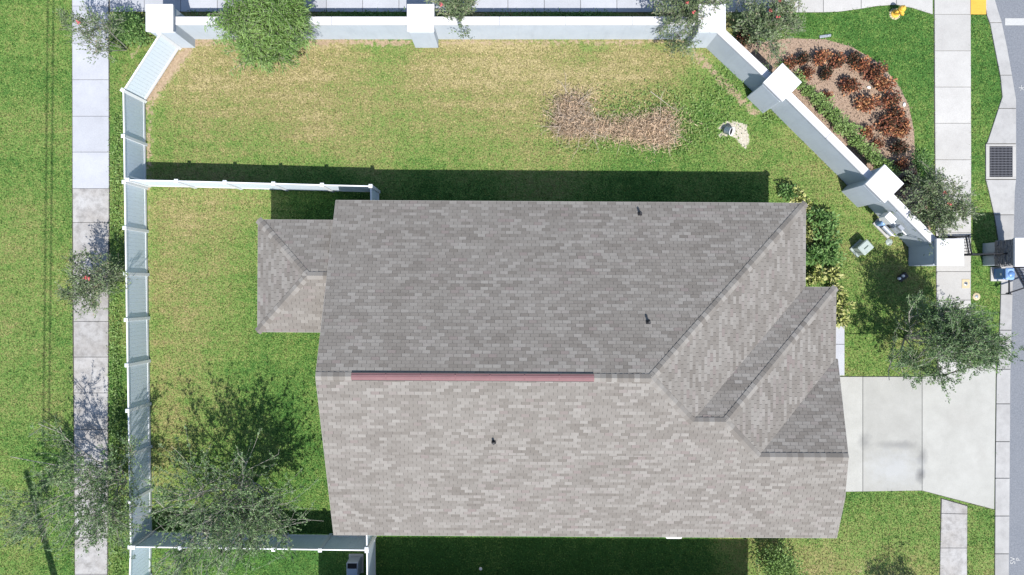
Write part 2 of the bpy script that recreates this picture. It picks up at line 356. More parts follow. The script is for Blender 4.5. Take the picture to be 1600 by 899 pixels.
CT = np.array(CTRL); CT[:, 2] += np.where((CT[:, 0] > 230) & (CT[:, 0] < 1075) & (CT[:, 1] > 60) & (CT[:, 1] < 225), .05, 0) + np.where((CT[:, 0] > 230) & (CT[:, 0] < 340) & (CT[:, 1] > 290) & (CT[:, 1] < 700), .08, 0)
def dry_at(px, py):
    num = np.zeros(px.shape); den = np.zeros(px.shape)
    for cx, cy, d in CT:
        w = np.exp(-(((px - cx) ** 2 + (py - cy) ** 2) / (2 * 42.0 ** 2))) + 1e-9; num += w * d; den += w
    return num / den
def seg_d(px, py, a, b):
    ax, ay = a; bx, by = b; L2 = (bx - ax) ** 2 + (by - ay) ** 2
    t = np.clip(((px - ax) * (bx - ax) + (py - ay) * (by - ay)) / L2, 0, 1)
    return np.hypot(px - ax - t * (bx - ax), py - ay - t * (by - ay))
def soil_at(px, py):
    s = np.zeros(px.shape)
    for a, b, w, k in (((234, 152), (294, 74), 16, .72), ((233, 150), (233, 286), 10, .55), ((300, 66), (640, 66), 10, .62), ((690, 66), (1075, 66), 9, .52), ((1085, 84), (1180, 177), 12, .6), ((233, 292), (234, 800), 6, .46),
                       ((184, 215), (184, 270), 5, .45), ((205, 88), (218, 72), 8, .5), ((184, 300), (184, 480), 3, .2), ((1190, 185), (1330, 320), 2, .2), ((1310, 325), (1400, 395), 4, .3), ((240, 300), (400, 297), 5, .25), ((240, 880), (260, 895), 10, .4)):
        s = np.maximum(s, k * np.exp(-(seg_d(px, py, a, b) / w) ** 2))
    for cx, cy, r, k in ((1350, 890, 22, .4), (1545, 880, 14, .3), (75, 465, 12, .3), (1345, 330, 16, .3)):
        s = np.maximum(s, k * np.exp(-((px - cx) ** 2 + (py - cy) ** 2) / r ** 2))
    return s
def sand_at(px, py):
    s = np.zeros(px.shape)
    for cx, cy, rx, ry, k in ((1150, 203, 17, 12, 1.0), (1162, 218, 10, 14, .9), (1138, 198, 16, 8, .95), (1128, 210, 8, 6, .7)):
        s = np.maximum(s, k * np.exp(-(((px - cx) / rx) ** 2 + ((py - cy) / ry) ** 2) * 0.7))
    return s

# ------------------------------------------------------------------ ground
def axis(lo, hi, st):
    core = np.arange(lo, hi + st / 2, st); out = [hi + d for d in (1, 3, 7, 15, 35, 80, 180, 420, 900)]; inn = [lo - d for d in (900, 420, 180, 80, 35, 15, 7, 3, 1)]
    return np.array(inn + list(core) + out)
gx = axis(-23, 23, 0.18); gy = axis(-13.5, 13.5, 0.18)
GX, GY = np.meshgrid(gx, gy); ppx = GX.ravel() / S + 800; ppy = 449.5 - GY.ravel() / S
ii = np.arange(len(gx) * len(gy)).reshape(len(gy), len(gx))
fc = np.stack([ii[:-1, :-1], ii[:-1, 1:], ii[1:, 1:], ii[1:, :-1]], -1).reshape(-1, 4)
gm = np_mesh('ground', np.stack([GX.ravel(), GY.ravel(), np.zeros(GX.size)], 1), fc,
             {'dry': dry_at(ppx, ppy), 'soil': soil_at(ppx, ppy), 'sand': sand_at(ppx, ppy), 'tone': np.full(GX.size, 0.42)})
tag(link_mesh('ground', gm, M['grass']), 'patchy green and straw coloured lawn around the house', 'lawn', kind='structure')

def flat(name, poly, z, mat, label, cat):
    b = MB(); pts = [G(*p) for p in poly]
    a = sum(pts[i][0] * pts[(i + 1) % len(pts)][1] - pts[(i + 1) % len(pts)][0] * pts[i][1] for i in range(len(pts)))
    if a < 0: pts = pts[::-1]
    b.add([(x, y, z) for x, y in pts], [tuple(range(len(pts)))])
    return tag(b.build(name, mat), label, cat, kind='structure')

def slabs(parent, quads, mat, z=0.035, gap=0.008, name='slab'):
    for q in quads:
        pts = [Vector(G(*p)) for p in q]; n = len(pts)
        a = sum(pts[i].x * pts[(i + 1) % n].y - pts[(i + 1) % n].x * pts[i].y for i in range(n))
        if a < 0: pts = pts[::-1]
        ins = []
        for i in range(n):
            e0 = (pts[i] - pts[i - 1]).normalized(); e1 = (pts[(i + 1) % n] - pts[i]).normalized()
            n0 = Vector((-e0.y, e0.x)); n1 = Vector((-e1.y, e1.x)); u = (n0 + n1); u = u / max(u.length_squared / 2, .25)
            ins.append(pts[i] + u * gap)
        c = sum(ins, Vector((0, 0))) / n
        b = MB().prism([(p.x - c.x, p.y - c.y) for p in ins], -0.06, 0.0, 0.008)
        b.build(name, mat, parent, (c.x, c.y, z + R.uniform(-.002, .002)))

def edge_x(poly_l, y):
    for (x0, y0), (x1, y1) in zip(poly_l[:-1], poly_l[1:]):
        if min(y0, y1) <= y <= max(y0, y1) and y0 != y1: return x0 + (x1 - x0) * (y - y0) / (y1 - y0)
    return poly_l[-1][0]

# left pavement
lw = flat('pavement', [(112, -60), (171, -60), (172, 295), (171, 480), (169, 960), (117, 960), (113, 480)], 0.004, M['bed'], 'long straight concrete pavement left of the white fence', 'pavement')
LL = [(113, -60), (114, 300), (115.5, 500), (118, 960)]; LR = [(170, -60), (171, 295), (170, 480), (168, 960)]
ys = [-50, 10, 68, 125, 182, 238, 295, 348, 399, 451, 502.5, 558, 614, 671, 727, 784, 840, 897, 955]
for i in range(len(ys) - 1):
    a, b = ys[i], ys[i + 1]
    slabs(lw, [[(edge_x(LL, a), a), (edge_x(LR, a), a), (edge_x(LR, b), b), (edge_x(LL, b), b)]], M['conc_new'] if b <= 296 else M['conc_old'])
# top pavement
tw = flat('pavement', TOP_WALK, 0.004, M['bed'], 'concrete pavement running behind the straight masonry wall at the top', 'pavement')
TB = [(172, 19), (1280, 20), (1310, 19), (1340, 15), (1370, 10), (1400, 8), (1425, 13), (1457, 23)]
def tby(x):
    for (x0, y0), (x1, y1) in zip(TB[:-1], TB[1:]):
        if x0 <= x <= x1: return y0 + (y1 - y0) * (x - x0) / (x1 - x0)
xs = [172, 226, 283] + [340 + 56.7 * k for k in range(0, 17)] + [1286, 1345, 1400, 1457]
for a, b in zip(xs[:-1], xs[1:]):
    mids = [m for m in (1310, 1370, 1425) if a < m < b]
    slabs(tw, [[(a, -44), (b, -44), (b, tby(b))] + [(m, tby(m)) for m in mids[::-1]] + [(a, tby(a))]], M['conc_new'] if a < 1000 else M['conc'])
# right pavement
rw = flat('pavement', [(1458.5, -60), (1516, -60), (1517.5, 250), (1516.5, 574), (1475, 586), (1464, 587), (1459.5, 250)], 0.004, M['bed'], 'concrete pavement between mulch bed and kerb leading to the driveway', 'pavement')
RL = [(1459, -60), (1460.5, 250), (1464, 587)]; RR = [(1516, -60), (1517, 250), (1516, 587)]
ys = [-34, 23, 80, 136.5, 193, 250, 307, 364, 424.5, 469, 522, 586]
for a, b in zip(ys[:-1], ys[1:]):
    q = [(edge_x(RL, a), a), (edge_x(RR, a), a), (edge_x(RR, b), b), (edge_x(RL, b), b)]
    if b == 586: q = [(1463.4, a), (1516.3, a), (1516, 572.5), (1475, 585), (1464, 586)]
    slabs(rw, [q], M['conc'])
# low right pavement
bw = flat('pavement', [(1469.5, 778), (1511.5, 789.5), (1511.5, 980), (1466.5, 980)], 0.004, M['bed'], 'short stretch of concrete pavement below the driveway', 'pavement')
slabs(bw, [[(1470.5, 779), (1511, 790.5), (1511, 803), (1470, 802)], [(1470, 802), (1511, 803), (1510.5, 856), (1468.5, 856)], [(1468.5, 856), (1510.5, 856), (1510.5, 915), (1467.5, 915)], [(1467.5, 915), (1510.5, 915), (1510.5, 975), (1467, 975)]], M['conc_old'])
# driveway and entry path
dw = flat('driveway', DRIVE, 0.004, M['bed'], 'wide pale concrete driveway with grey tyre stains', 'driveway')
slabs(dw, [[(1281, 588.5), (1347.5, 588.5), (1347.5, 768), (1281, 769)], [(1347.5, 588.5), (1440, 588.5), (1440, 766.5), (1347.5, 768)],
           [(1440, 588.5), (1475, 586.5), (1530, 569.5), (1555.5, 554), (1552.8, 796), (1440, 766.5)]], M['drive'], 0.04)
ew = flat('path', ENTRY, 0.004, M['bed'], 'narrow white entry path along the front of the house', 'path')
slabs(ew, [[(1291, 509), (1319, 509), (1319, 538), (1291, 538)], [(1291, 538), (1319, 538), (1319, 587), (1291, 587)]], M['conc_new'], 0.05)

# kerb and road
kb = flat('kerb', KERB, 0.004, M['bed'], 'pale concrete kerb and gutter along the grey road', 'kerb')
cuts = [-50, 36, 118, 170, 225, 281, 336, 400, 460, 516, 577, 631, 690, 747, 806, 865, 970]
for a, b in zip(cuts[:-1], cuts[1:]):
    if (a, b) == (225, 281): continue
    vi = [p for p in KERB_IN if a < p[1] < b]; vo = [p for p in KERB_OUT if a < p[1] < b]
    tilt = 0
    q = [(edge_x(KERB_IN, a), a)] + vi + [(edge_x(KERB_IN, b), b), (edge_x(KERB_OUT, b), b)] + vo[::-1] + [(edge_x(KERB_OUT, a), a)]
    slabs(kb, [q], M['kerb'], 0.045, 0.012, 'kerb_stone')
rd = flat('road', KERB_OUT + [(2600, 980), (2600, -60)], 0.006, M['asphalt'], 'grey asphalt road at the right edge', 'road')
b = MB()
b.box((*G(1640, 34.5), 0.0125), (140 * S, 11 * S, 0.005)); b.build('stop_line', M['paint'], rd)
b = MB()
ax, ay = G(1596, 138)
for k in range(5):
    a = k * 1.26 + .4; b.box((ax + .06 * math.cos(a), ay + .06 * math.sin(a), 0.0125 + k * .0007), (0.13, 0.022, 0.004), a)
b.build('painted_mark', M['paint'], rd)
def letters(txt, px, py, size, rz, parent, mat, z=0.012):
    cu = bpy.data.curves.new('letters', 'FONT'); cu.body = txt; cu.size = size; cu.align_x = 'CENTER'; cu.align_y = 'CENTER'; cu.extrude = 0.001
    tmp = bpy.data.objects.new('tmp', cu); COL.objects.link(tmp); dg = bpy.context.evaluated_depsgraph_get()
    me = bpy.data.meshes.new_from_object(tmp.evaluated_get(dg)); bpy.data.objects.remove(tmp); me.materials.clear(); me.materials.append(mat)
    o = link_mesh('painted_letter', me, None, parent, (*G(px, py), z), rz); return o
letters('SV', 1582.5, 876, 0.30, math.pi / 2, rd, M['paint']); letters('P', 1591, 874, 0.26, math.pi / 2, rd, M['paint'])
# tactile pad
t = empty('tactile_pad', (*G(1527.5, 0), 0.035), 0, 'yellow tactile paving pad at the top of the right pavement', 'tactile paving')
MB().box((0, 0, 0), (24 * S, 46 * S, 0.05), 0, 0.006).build('plate', M['tactile'], t)
b = MB()
for i in range(10):
    for j in range(20): b.lathe(((i - 4.5) * .062, (j - 9.5) * .061, 0.025), [(.014, 0), (.011, .004), (.0, .006)], 6)
tag(b.build('domes', M['tactile'], t), kind='stuff')

# ------------------------------------------------------------------ grass blades
def hard_mask(px, py, grow=0.0):
    m = np.zeros(px.shape, bool)
    for pl in HARD: m |= in_poly(px, py, pl)
    return m
n = 420000
px = NR.uniform(-8, 1590, n); py = NR.uniform(-6, 905, n)
keep = ~hard_mask(px + NR.normal(0, 1.7, n), py + NR.normal(0, 1.7, n)); px, py = px[keep], py[keep]
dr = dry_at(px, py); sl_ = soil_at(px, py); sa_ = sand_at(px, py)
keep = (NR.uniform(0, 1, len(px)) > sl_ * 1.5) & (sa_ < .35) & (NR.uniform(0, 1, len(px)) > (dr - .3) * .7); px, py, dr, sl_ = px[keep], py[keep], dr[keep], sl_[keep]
n = len(px); bx = (px - 800) * S; by = (449.5 - py) * S
ang = NR.uniform(0, 2 * np.pi, n); ln = NR.uniform(.05, .11, n); w = NR.uniform(.010, .022, n); lean = NR.uniform(.5, 1.3, n)
dx, dy = np.cos(ang), np.sin(ang)
v = np.zeros((n, 3, 3)); z0 = -0.004
v[:, 0] = np.stack([bx - dy * w, by + dx * w, np.full(n, z0)], 1); v[:, 1] = np.stack([bx + dy * w, by - dx * w, np.full(n, z0)], 1)
v[:, 2] = np.stack([bx + dx * ln * np.sin(lean), by + dy * ln * np.sin(lean), ln * np.cos(lean) + .006], 1)
tone = NR.uniform(0, 1, n)
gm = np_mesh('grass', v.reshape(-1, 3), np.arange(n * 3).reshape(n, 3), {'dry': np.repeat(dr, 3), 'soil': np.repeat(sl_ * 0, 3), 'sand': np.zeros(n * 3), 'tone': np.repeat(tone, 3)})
tag(link_mesh('grass', gm, M['grass']), 'short mown grass blades covering the lawns', 'grass', kind='stuff')

# ------------------------------------------------------------------ house
k = 0.4; ze = 2.7; ca_ = 1 / math.sqrt(1 + k * k)
yt, yb, xl, x1, x2, y2, y3, xg = 3.317, -9.568, -6.806, 11.295, 12.48, 0.083, -2.676, 12.56
xp = 12.32
tr = (yt - yb) / 2; t2 = (y2 - yb) / 2; t3 = (y3 - yb) / 2
lxl, lyt, lyb, lxr = -9.79, 2.552, -1.763, -6.46; tl = (lyt - lyb) / 2
house = empty('house', (0, 0, 0), math.radians(-0.35), 'single storey house under a large grey shingle roof', 'house')
# plane: (name, map(u,t)->xyz, L knots, R knots, T)
def pl(kind, c):
    if kind == 'n': return lambda u, t: (u, c - t, ze + k * t)
    if kind == 's': return lambda u, t: (u, c + t, ze + k * t)
    if kind == 'e': return lambda u, t: (c - t, u, ze + k * t)
    if kind == 'w': return lambda u, t: (c + t, u, ze + k * t)
PL = [('n', yt, [(0, xl), (tr, xl)], [(0, x1), (tr, x1 - tr)], tr),
      ('s', yb, [(0, xl), (tr, xl)], [(0, xg), (1.75, xg - .03), (t3, xp), (t3 + 1e-4, x2 - t3), (t2, x2 - t2), (t2 + 1e-4, x1 - t2), (tr, x1 - tr)], tr),
      ('e', x1, [(0, y2), (t2, y2 - t2), (tr, yb + tr)], [(0, yt), (tr, yt - tr)], tr),
      ('n', y2, [(0, x1), (t2, x1 - t2)], [(0, x2), (t2, x2 - t2)], t2),
      ('e', x2, [(0, y3), (t3, y3 - t3), (t2, yb + t2)], [(0, y2), (t2, y2 - t2)], t2),
      ('n', y3, [(0, x2), (t3, x2 - t3)], [(0, xg), (t3, xp)], t3),
      ('n', lyt, [(0, lxl), (tl, lxl + tl)], [(0, lxr), (tl, lxr)], tl),
      ('s', lyb, [(0, lxl), (tl, lxl + tl)], [(0, lxr), (tl, lxr)], tl),
      ('w', lxl, [(0, lyb), (tl, lyb + tl)], [(0, lyt), (tl, lyt - tl)], tl)]
def kn(K, t):
    for (a, ua), (b_, ub) in zip(K[:-1], K[1:]):
        if t <= b_ + 1e-9: return ua + (ub - ua) * max(0, (t - a)) / (b_ - a)
    return K[-1][1]
NRM = {'n': Vector((0, k, 1)).normalized(), 's': Vector((0, -k, 1)).normalized(), 'e': Vector((k, 0, 1)).normalized(), 'w': Vector((-k, 0, 1)).normalized()}
# roof deck
b = MB()
for kind, c, L_, R_, T in PL:
    f = pl(kind, c); N = NRM[kind]
    ts = sorted(set([a for a, _ in L_ + R_] + [T]))
    for a, bb in zip(ts[:-1], ts[1:]):
        if bb - a < 1e-3: continue
        a_ = a + 2e-4 if a > 0 else 0
        q = [Vector(f(kn(L_, a_), a_)), Vector(f(kn(R_, a_), a_)), Vector(f(kn(R_, bb), bb)), Vector(f(kn(L_, bb), bb))]
        if (q[1] - q[0]).cross(q[2] - q[0]).z < 0 or ((q[1] - q[0]).length < 1e-4 and (q[2] - q[0]).cross(q[3] - q[0]).z < 0): q = q[::-1]
        b.add([p - N * 0.004 for p in q], [(0, 1, 2, 3)])
roof = b.build('roof', M['deck'], house)
# shingle tabs
EXP = 0.127 * ca_; TAB = 0.305
tabs = []
for pi, (kind, c, L_, R_, T) in enumerate(PL):
    nrow = int(math.ceil(T / EXP))
    rows = []
    for r in range(nrow):
        cut = [q for q in ((t3, t2) if pi == 1 else ()) if r * EXP < q < (r + 1) * EXP + .012]
        if cut: rows += [(r, r * EXP, cut[0]), (r, cut[0], (r + 1) * EXP + .012)]
        else: rows.append((r, r * EXP, min(T, (r + 1) * EXP + .012)))
    for r, t0, t1 in rows:
        lo = min(kn(L_, t0), kn(L_, t1)); hi = max(kn(R_, t0 + 3e-4), kn(R_, t1))
        off = (r % 2) * TAB / 2 + R.uniform(-.012, .012) + (r // 6 % 3) * .05
        u = lo - TAB + ((off - lo) % TAB); prev = 0.5
        while u < hi:
            if R.random() > .14: prev = R.choice((.12, .3, .42, .5, .56, .64, .7, .78, .84, .9)) + R.uniform(-.05, .05)
            tb_ = min(.95, max(0, prev + R.uniform(-.06, .06)))
            if R.random() < .03: tb_ = 1.0
            if pi > 8: tb_ = .5
            ua, ub = u + .006, u + TAB - .006; u += TAB
            v4 = []
            for (uu, tt) in ((ua, t0), (ub, t0), (ub, t1), (ua, t1)):
                l, rr = kn(L_, tt + (3e-4 if tt == t0 else 0)), kn(R_, tt + (3e-4 if tt == t0 else 0)); v4.append(min(max(uu, l), rr))
            if v4[1] - v4[0] < .012 and v4[2] - v4[3] < .012: continue
            full = abs(v4[0] - ua) + abs(v4[1] - ub) + abs(v4[2] - ub) + abs(v4[3] - ua) < 1e-6 and t1 - t0 > EXP
            tabs.append((pi, t0, t1, v4, tb_, full, R.uniform(.005, .0085)))
def tab_geom(f, N, t0, t1, v4, hgt):
    lo0 = Vector(f(v4[0], t0)); lo1 = Vector(f(v4[1], t0)); up1 = Vector(f(v4[2], t1)); up0 = Vector(f(v4[3], t1))
    return [lo0, lo1, up1, up0, lo0 + N * hgt, lo1 + N * hgt, up1 + N * .0015, up0 + N * .0015]
FT = [(4, 5, 6, 7), (0, 1, 5, 4), (1, 2, 6, 5), (3, 0, 4, 7)]
# the 300 nearest the ridge are pieces of their own
cand = sorted([i for i, tb_ in enumerate(tabs) if tb_[5] and tb_[0] in (0, 1)], key=lambda i: -tabs[i][1] + 0.05 * abs((tabs[i][3][0] + tabs[i][3][1]) / 2))
own = set(cand[:300]); vv = []; ff = []; tt_ = []; lib = {}
for i, (pi, t0, t1, v4, tn, full, hg) in enumerate(tabs):
    kind, c = PL[pi][:2]; f = pl(kind, c); N = NRM[kind]
    flip = kind in ('n', 'w')
    if i in own:
        q = min(11, int(tn * 12)); key = (kind, q)
        if key not in lib:
            u0 = TAB / 2 - .006; z = tab_geom(lambda u, t: Vector(f(u, t)) - Vector(f(0, 0)), N, 0, EXP + .012, [-u0, u0, u0, -u0], .005)
            mb = MB(); mb.add(z, [tuple(reversed(x)) for x in FT] if flip else FT, (q + .5) / 12); lib[key] = mb.mesh('shingle'); lib[key].materials.append(M['shingle'])
        o = link_mesh('shingle', lib[key], None, roof, f((v4[0] + v4[1]) / 2, t0))
    else:
        base = len(vv); vv += tab_geom(f, N, t0, t1, v4, hg); ff += [tuple(base + j for j in (reversed(x) if flip else x)) for x in FT]; tt_ += [tn] * 8
me = np_mesh('shingle_field', np.array([tuple(p) for p in vv]), np.array(ff), {'tint': np.array(tt_)})
tag(link_mesh('shingle_field', me, M['shingle'], roof), kind='stuff')
# ridge and hip caps
def caps(a, b_, sideA, sideB, step=0.2):
    """folded cap shingles from low point a to high point b; side vectors run down each slope"""
    a = Vector(a); b_ = Vector(b_); d = (b_ - a); n = max(1, int(round(d.length / step))); st = d.length / n; d.normalize()
    sA = Vector(sideA); sA -= d * sA.dot(d); sA.normalize(); sB = Vector(sideB); sB -= d * sB.dot(d); sB.normalize()
    up = (d.cross(sA)).normalized(); up = up if up.z > 0 else -up
    up2 = (d.cross(sB)).normalized(); up2 = up2 if up2.z > 0 else -up2; um = (up + up2).normalized()
    variants = []
    for q in range(4):
        w_ = 0.145; L_ = st * 1.25
        pts = []
        for (s, h) in ((0, .042), (L_, .014)):
            pts += [d * s + sA * w_ + up * h * .8, d * s + um * (h + .008), d * s + sB * w_ + up2 * h * .8, d * s + sA * w_, d * s, d * s + sB * w_]
        fs = [(0, 1, 7, 6), (1, 2, 8, 7), (3, 4, 1, 0), (4, 5, 2, 1), (3, 0, 6, 9), (2, 5, 11, 8)]
        if (pts[1] - pts[0]).cross(pts[7] - pts[0]).z < 0: fs = [f_[::-1] for f_ in fs]
        me = MB().add(pts, fs, (.15, .5, .75, .88)[q]).mesh('cap_shingle'); me.materials.append(M['shingle']); variants.append(me)
    for i in range(n): link_mesh('cap_shingle', R.choice(variants), None, roof, a + d * (i * st))
def pt(kind, c, u, t): return Vector(pl(kind, c)(u, t))
DN = {'n': (0, 1, -k), 's': (0, -1, -k), 'e': (1, 0, -k), 'w': (-1, 0, -k)}
zr = ze + k * tr; ry = yt - tr
vx0, vx1 = -5.56, 2.87
caps((xl, ry, zr), (vx0 - .02, ry, zr), DN['n'], DN['s']); caps((x1 - tr, ry, zr), (vx1 + .02, ry, zr), DN['n'], DN['s'])
caps((x1, yt, ze), (x1 - tr, ry, zr), DN['n'], DN['e'])
caps((x1 - t2, yb + t2, ze + k * t2), (x1 - tr, ry, zr), DN['s'], DN['e'])
caps((x2 - t2, yb + t2, ze + k * t2), (x1 - t2, yb + t2, ze + k * t2), DN['s'], DN['n'])
caps((x2, y2, ze), (x2 - t2, yb + t2, ze + k * t2), DN['n'], DN['e'])
caps((x2 - t3, yb + t3, ze + k * t3), (x2 - t2, yb + t2, ze + k * t2), DN['s'], DN['e'])
caps((xp, yb + t3, ze + k * t3), (x2 - t3, yb + t3, ze + k * t3), DN['s'], DN['n'])
zl = ze + k * tl; ly = lyt - tl
caps((lxl, lyt, ze), (lxl + tl, ly, zl), DN['n'], DN['w']); caps((lxl, lyb, ze), (lxl + tl, ly, zl), DN['s'], DN['w'])
caps((lxl + tl, ly, zl), (lxr, ly, zl), DN['s'], DN['n'])
# ridge vent
b = MB(); L_ = vx1 - vx0; cxv = (vx0 + vx1) / 2
prof = [(-.122, -.045), (-.122, .010), (-.082, .026), (-.072, .036), (-.028, .052), (0.0, .058), (.028, .052), (.072, .036), (.082, .026), (.122, .010), (.122, -.045)]
vs = [(x, ry + y, zr + z) for x in (vx0, vx1) for y, z in prof]; n_ = len(prof)
fs = [(i, i + n_, i + n_ + 1, i + 1) for i in range(n_ - 1)] + [tuple(range(n_)), tuple(range(2 * n_ - 1, n_ - 1, -1))]
b.add(vs, [f_[::-1] for f_ in fs]); rv = b.build('ridge_vent', M['ridge_vent'], house); rv['label'] = 'long dull red metal ridge vent'
b = MB()
for s_ in (-1, 1):
    b.box((cxv, ry + s_ * .052, zr + .046), (L_ - .01, .014, .012), 0)
b.build('bead', M['ridge_hi'], rv)
b = MB(); b.box((cxv, ry + .138, zr - .026), (L_ - .02, .03, .06)); b.build('louvre', M['black'], rv)
b = MB(); b.box((cxv, ry - .132, zr - .030), (L_ - .02, .016, .05)); b.build('louvre', M['black'], rv)
for q in range(1, 7):
    MB().box((vx0 + q * L_ / 7, ry, zr + .056), (.03, .17, .012)).build('joint_strap', M['ridge_vent'], rv)
# vent pipes
def roof_pipe(px, py, kind, c):
    z = ze
    for _ in range(20):
        p = P(px, py, z); z = ze + k * ((c - p.y) if kind == 'n' else (p.y - c))
    p = P(px, py, z); pp = empty('vent_pipe', p); pp.parent = house
    o = MB().tube((0, 0, -.05), (0, 0, .30), .042, n=12).build('vent_pipe', M['black'], house, p)
    bpy.data.objects.remove(pp)
    N = NRM[kind]; Mx = N.to_track_quat('Z', 'Y').to_matrix()
    MB().box((0, 0, .014), (.16, .16, .006), 0, 0, M=Mx).lathe((0, 0, 0), [(.09, .015), (.05, .07), (.046, .1)], 12).build('flashing', M['black'], o)
roof_pipe(999, 333, 'n', yt); roof_pipe(1013, 502, 'n', yt); roof_pipe(773, 691, 's', yb)
# drip edge and fascia
def strip(p, q, out, name='fascia'):
    p = Vector(p); q = Vector(q); o = Vector(out); d = (q - p).normalized(); p = p - d * .0; q = q + d * .0
    vs = []
    for base in (p, q):
        for (a, z) in ((0.0, .010), (.012, .006), (.012, -.15), (0.0, -.15)): vs.append(base + o * a + Vector((0, 0, z)))
    fs = [(0, 1, 5, 4), (1, 2, 6, 5), (2, 3, 7, 6), (0, 3, 2, 1), (4, 5, 6, 7)]
    MB().add(vs, fs).build(name, M['fascia'], house)
strip((xl, yt, ze), (x1, yt, ze), (0, 1, 0)); strip((xl, yb, ze), (xg, yb, ze), (0, -1, 0)); strip((x1, yt, ze), (x1, y2 + .03, ze), (1, 0, 0))
strip((x1 + .03, y2, ze), (x2, y2, ze), (0, 1, 0)); strip((x2, y2, ze), (x2, y3, ze), (1, 0, 0)); strip((lxl, lyt, ze), (lxr, lyt, ze), (0, 1, 0))
strip((lxl, lyb, ze), (lxr, lyb, ze), (0, -1, 0)); strip((lxl, lyt, ze), (lxl, lyb, ze), (-1, 0, 0))
strip((xl, yt, ze), (xl, ry, zr), (-1, 0, 0), 'rake_board'); strip((xl, yb, ze), (xl, ry, zr), (-1, 0, 0), 'rake_board')
strip((xg, y3, ze), (xp, yb + t3, ze + k * t3), (1, 0, 0), 'rake_board'); strip((xg, yb, ze), (xg - .03, yb + 1.75, ze + k * 1.75), (1, 0, 0), 'rake_board'); strip((xg - .03, yb + 1.75, ze + k * 1.75), (xp, yb + t3, ze + k * t3), (1, 0, 0), 'rake_board')
# soffit, walls
o_ = 0.4
b = MB().prism([(xl + .03, yb + .03), (xg - .03, yb + .03), (xg - .03, y3 - .03), (x2 - .03, y3), (x2 - .03, y2 - .03), (x1 - .03, y2), (x1 - .03, yt - .03), (xl + .03, yt - .03)], ze - .17, ze - .15); b.build('soffit', M['white'], house)
b = MB().prism([(xl + o_, yb + o_), (xg - o_, yb + o_), (xg - o_, y3 - o_), (x2 - o_, y3 - o_ - .01), (x2 - o_, y2 - o_), (x1 - o_, y2 - o_ - .01), (x1 - o_, yt - o_), (xl + o_, yt - o_)], -.1, ze - .172)
b.build('wall', M['house'], house)
def gable(x, ya, yb_, zt, sx):
    h = .12; b = MB(); ym = (ya + yb_) / 2
    vs = [(x, ya, ze - .149), (x, yb_, ze - .149), (x, yb_, ze - .02), (x, ym, zt - .06), (x, ya, ze - .02)]; vs += [(p[0] - sx * h, p[1], p[2]) for p in vs]
    b.add(vs, [(0, 1, 2, 3, 4), (9, 8, 7, 6, 5), (0, 5, 6, 1), (1, 6, 7, 2), (2, 7, 8, 3), (3, 8, 9, 4), (4, 9, 5, 0)]); b.build('gable_wall', M['house'], house)
gable(xl + o_, yt - .08, yb + .08, zr - .03, -1); gable(xp - o_, y3 - .08, yb + .08, ze + k * t3 - .03, 1)
for (x, y) in ((lxl + .3, lyt - .3), (lxl + .3, lyb + .3)): MB().box((x, y, 1.27), (.3, .3, 2.5), 0, .02).build('post', M['house'], house)
MB().prism([(lxl + .04, lyb + .04), (lxr + .02, lyb + .04), (lxr + .02, lyt - .04), (lxl + .04, lyt - .04)], ze - .168, ze - .148).build('soffit', M['white'], house)
MB().prism([(lxl + .2, lyb + .2), (lxr - .05, lyb + .2), (lxr - .05, lyt - .2), (lxl + .2, lyt - .2)], .0, .06).build('patio_slab', M['conc'], house)
def window(c, w, h, axis_, sg):
    wy = (w, .08) if axis_ == 'y' else (.08, w); e = Vector((0, sg, 0)) if axis_ == 'y' else Vector((sg, 0, 0)); c = Vector(c)
    f = MB().box((0, 0, 0), (*wy, h), 0, .01).build('window', M['white'], house, c + e * .012)
    for s_ in (-.25, .25):
        MB().box(e * .04, ((wy[0] - .12, .02) if axis_ == 'y' else (.02, wy[1] - .12)) + (h * .42,)).build('pane', M['glass'], f, (0, 0, s_ * h))
for x in (-4.5, -1, 3, 7.5): window((x, yt - o_, 1.5), 1.1, 1.3, 'y', 1)
for x in (-4, 0.5, 5): window((x, yb + o_, 1.5), 1.1, 1.3, 'y', -1)
window((xl + o_, -6.5, 1.5), 1.6, 1.3, 'x', -1); window((x1 - o_, 1.6, 1.5), 1.6, 1.4, 'x', 1)
g = MB().box((0, 0, 0), (.06, 4.9, 2.15), 0, .01).build('garage_door', M['white'], house, (xg - o_ + .02, -6.1, 1.08))
for r in range(4):
    for q in range(8): MB().box((.035, 0, 0), (.02, .52, .4), 0, .01).build('panel', M['white'], g, (0, -2.14 + q * .61, -.8 + r * .53))
MB().box((0, 0, 0), (.06, .95, 2.1), 0, .01).build('door', M['bark_dark'], house, (x2 - o_ + .02, -1.6, 1.06))
# white fixture under the lower eave
fx = P(1055, 841, 1.9); fx.y = min(fx.y, yb - .02)
b = MB().box((0, 0, 0), (.64, .26, .09), 0, .04); f_ = b.build('eave_fixture', M['white'], house, (P(1055, 841, 2.3).x, yb - .075, 2.33)); f_['label'] = 'white rounded fixture sticking out under the lower eave'
MB().lathe((0, .02, .047), [(.17, 0), (.15, .012), (0, .014)], 16, Matrix.Diagonal((1, .5, 1))).build('dark_lens', M['grey'], f_)

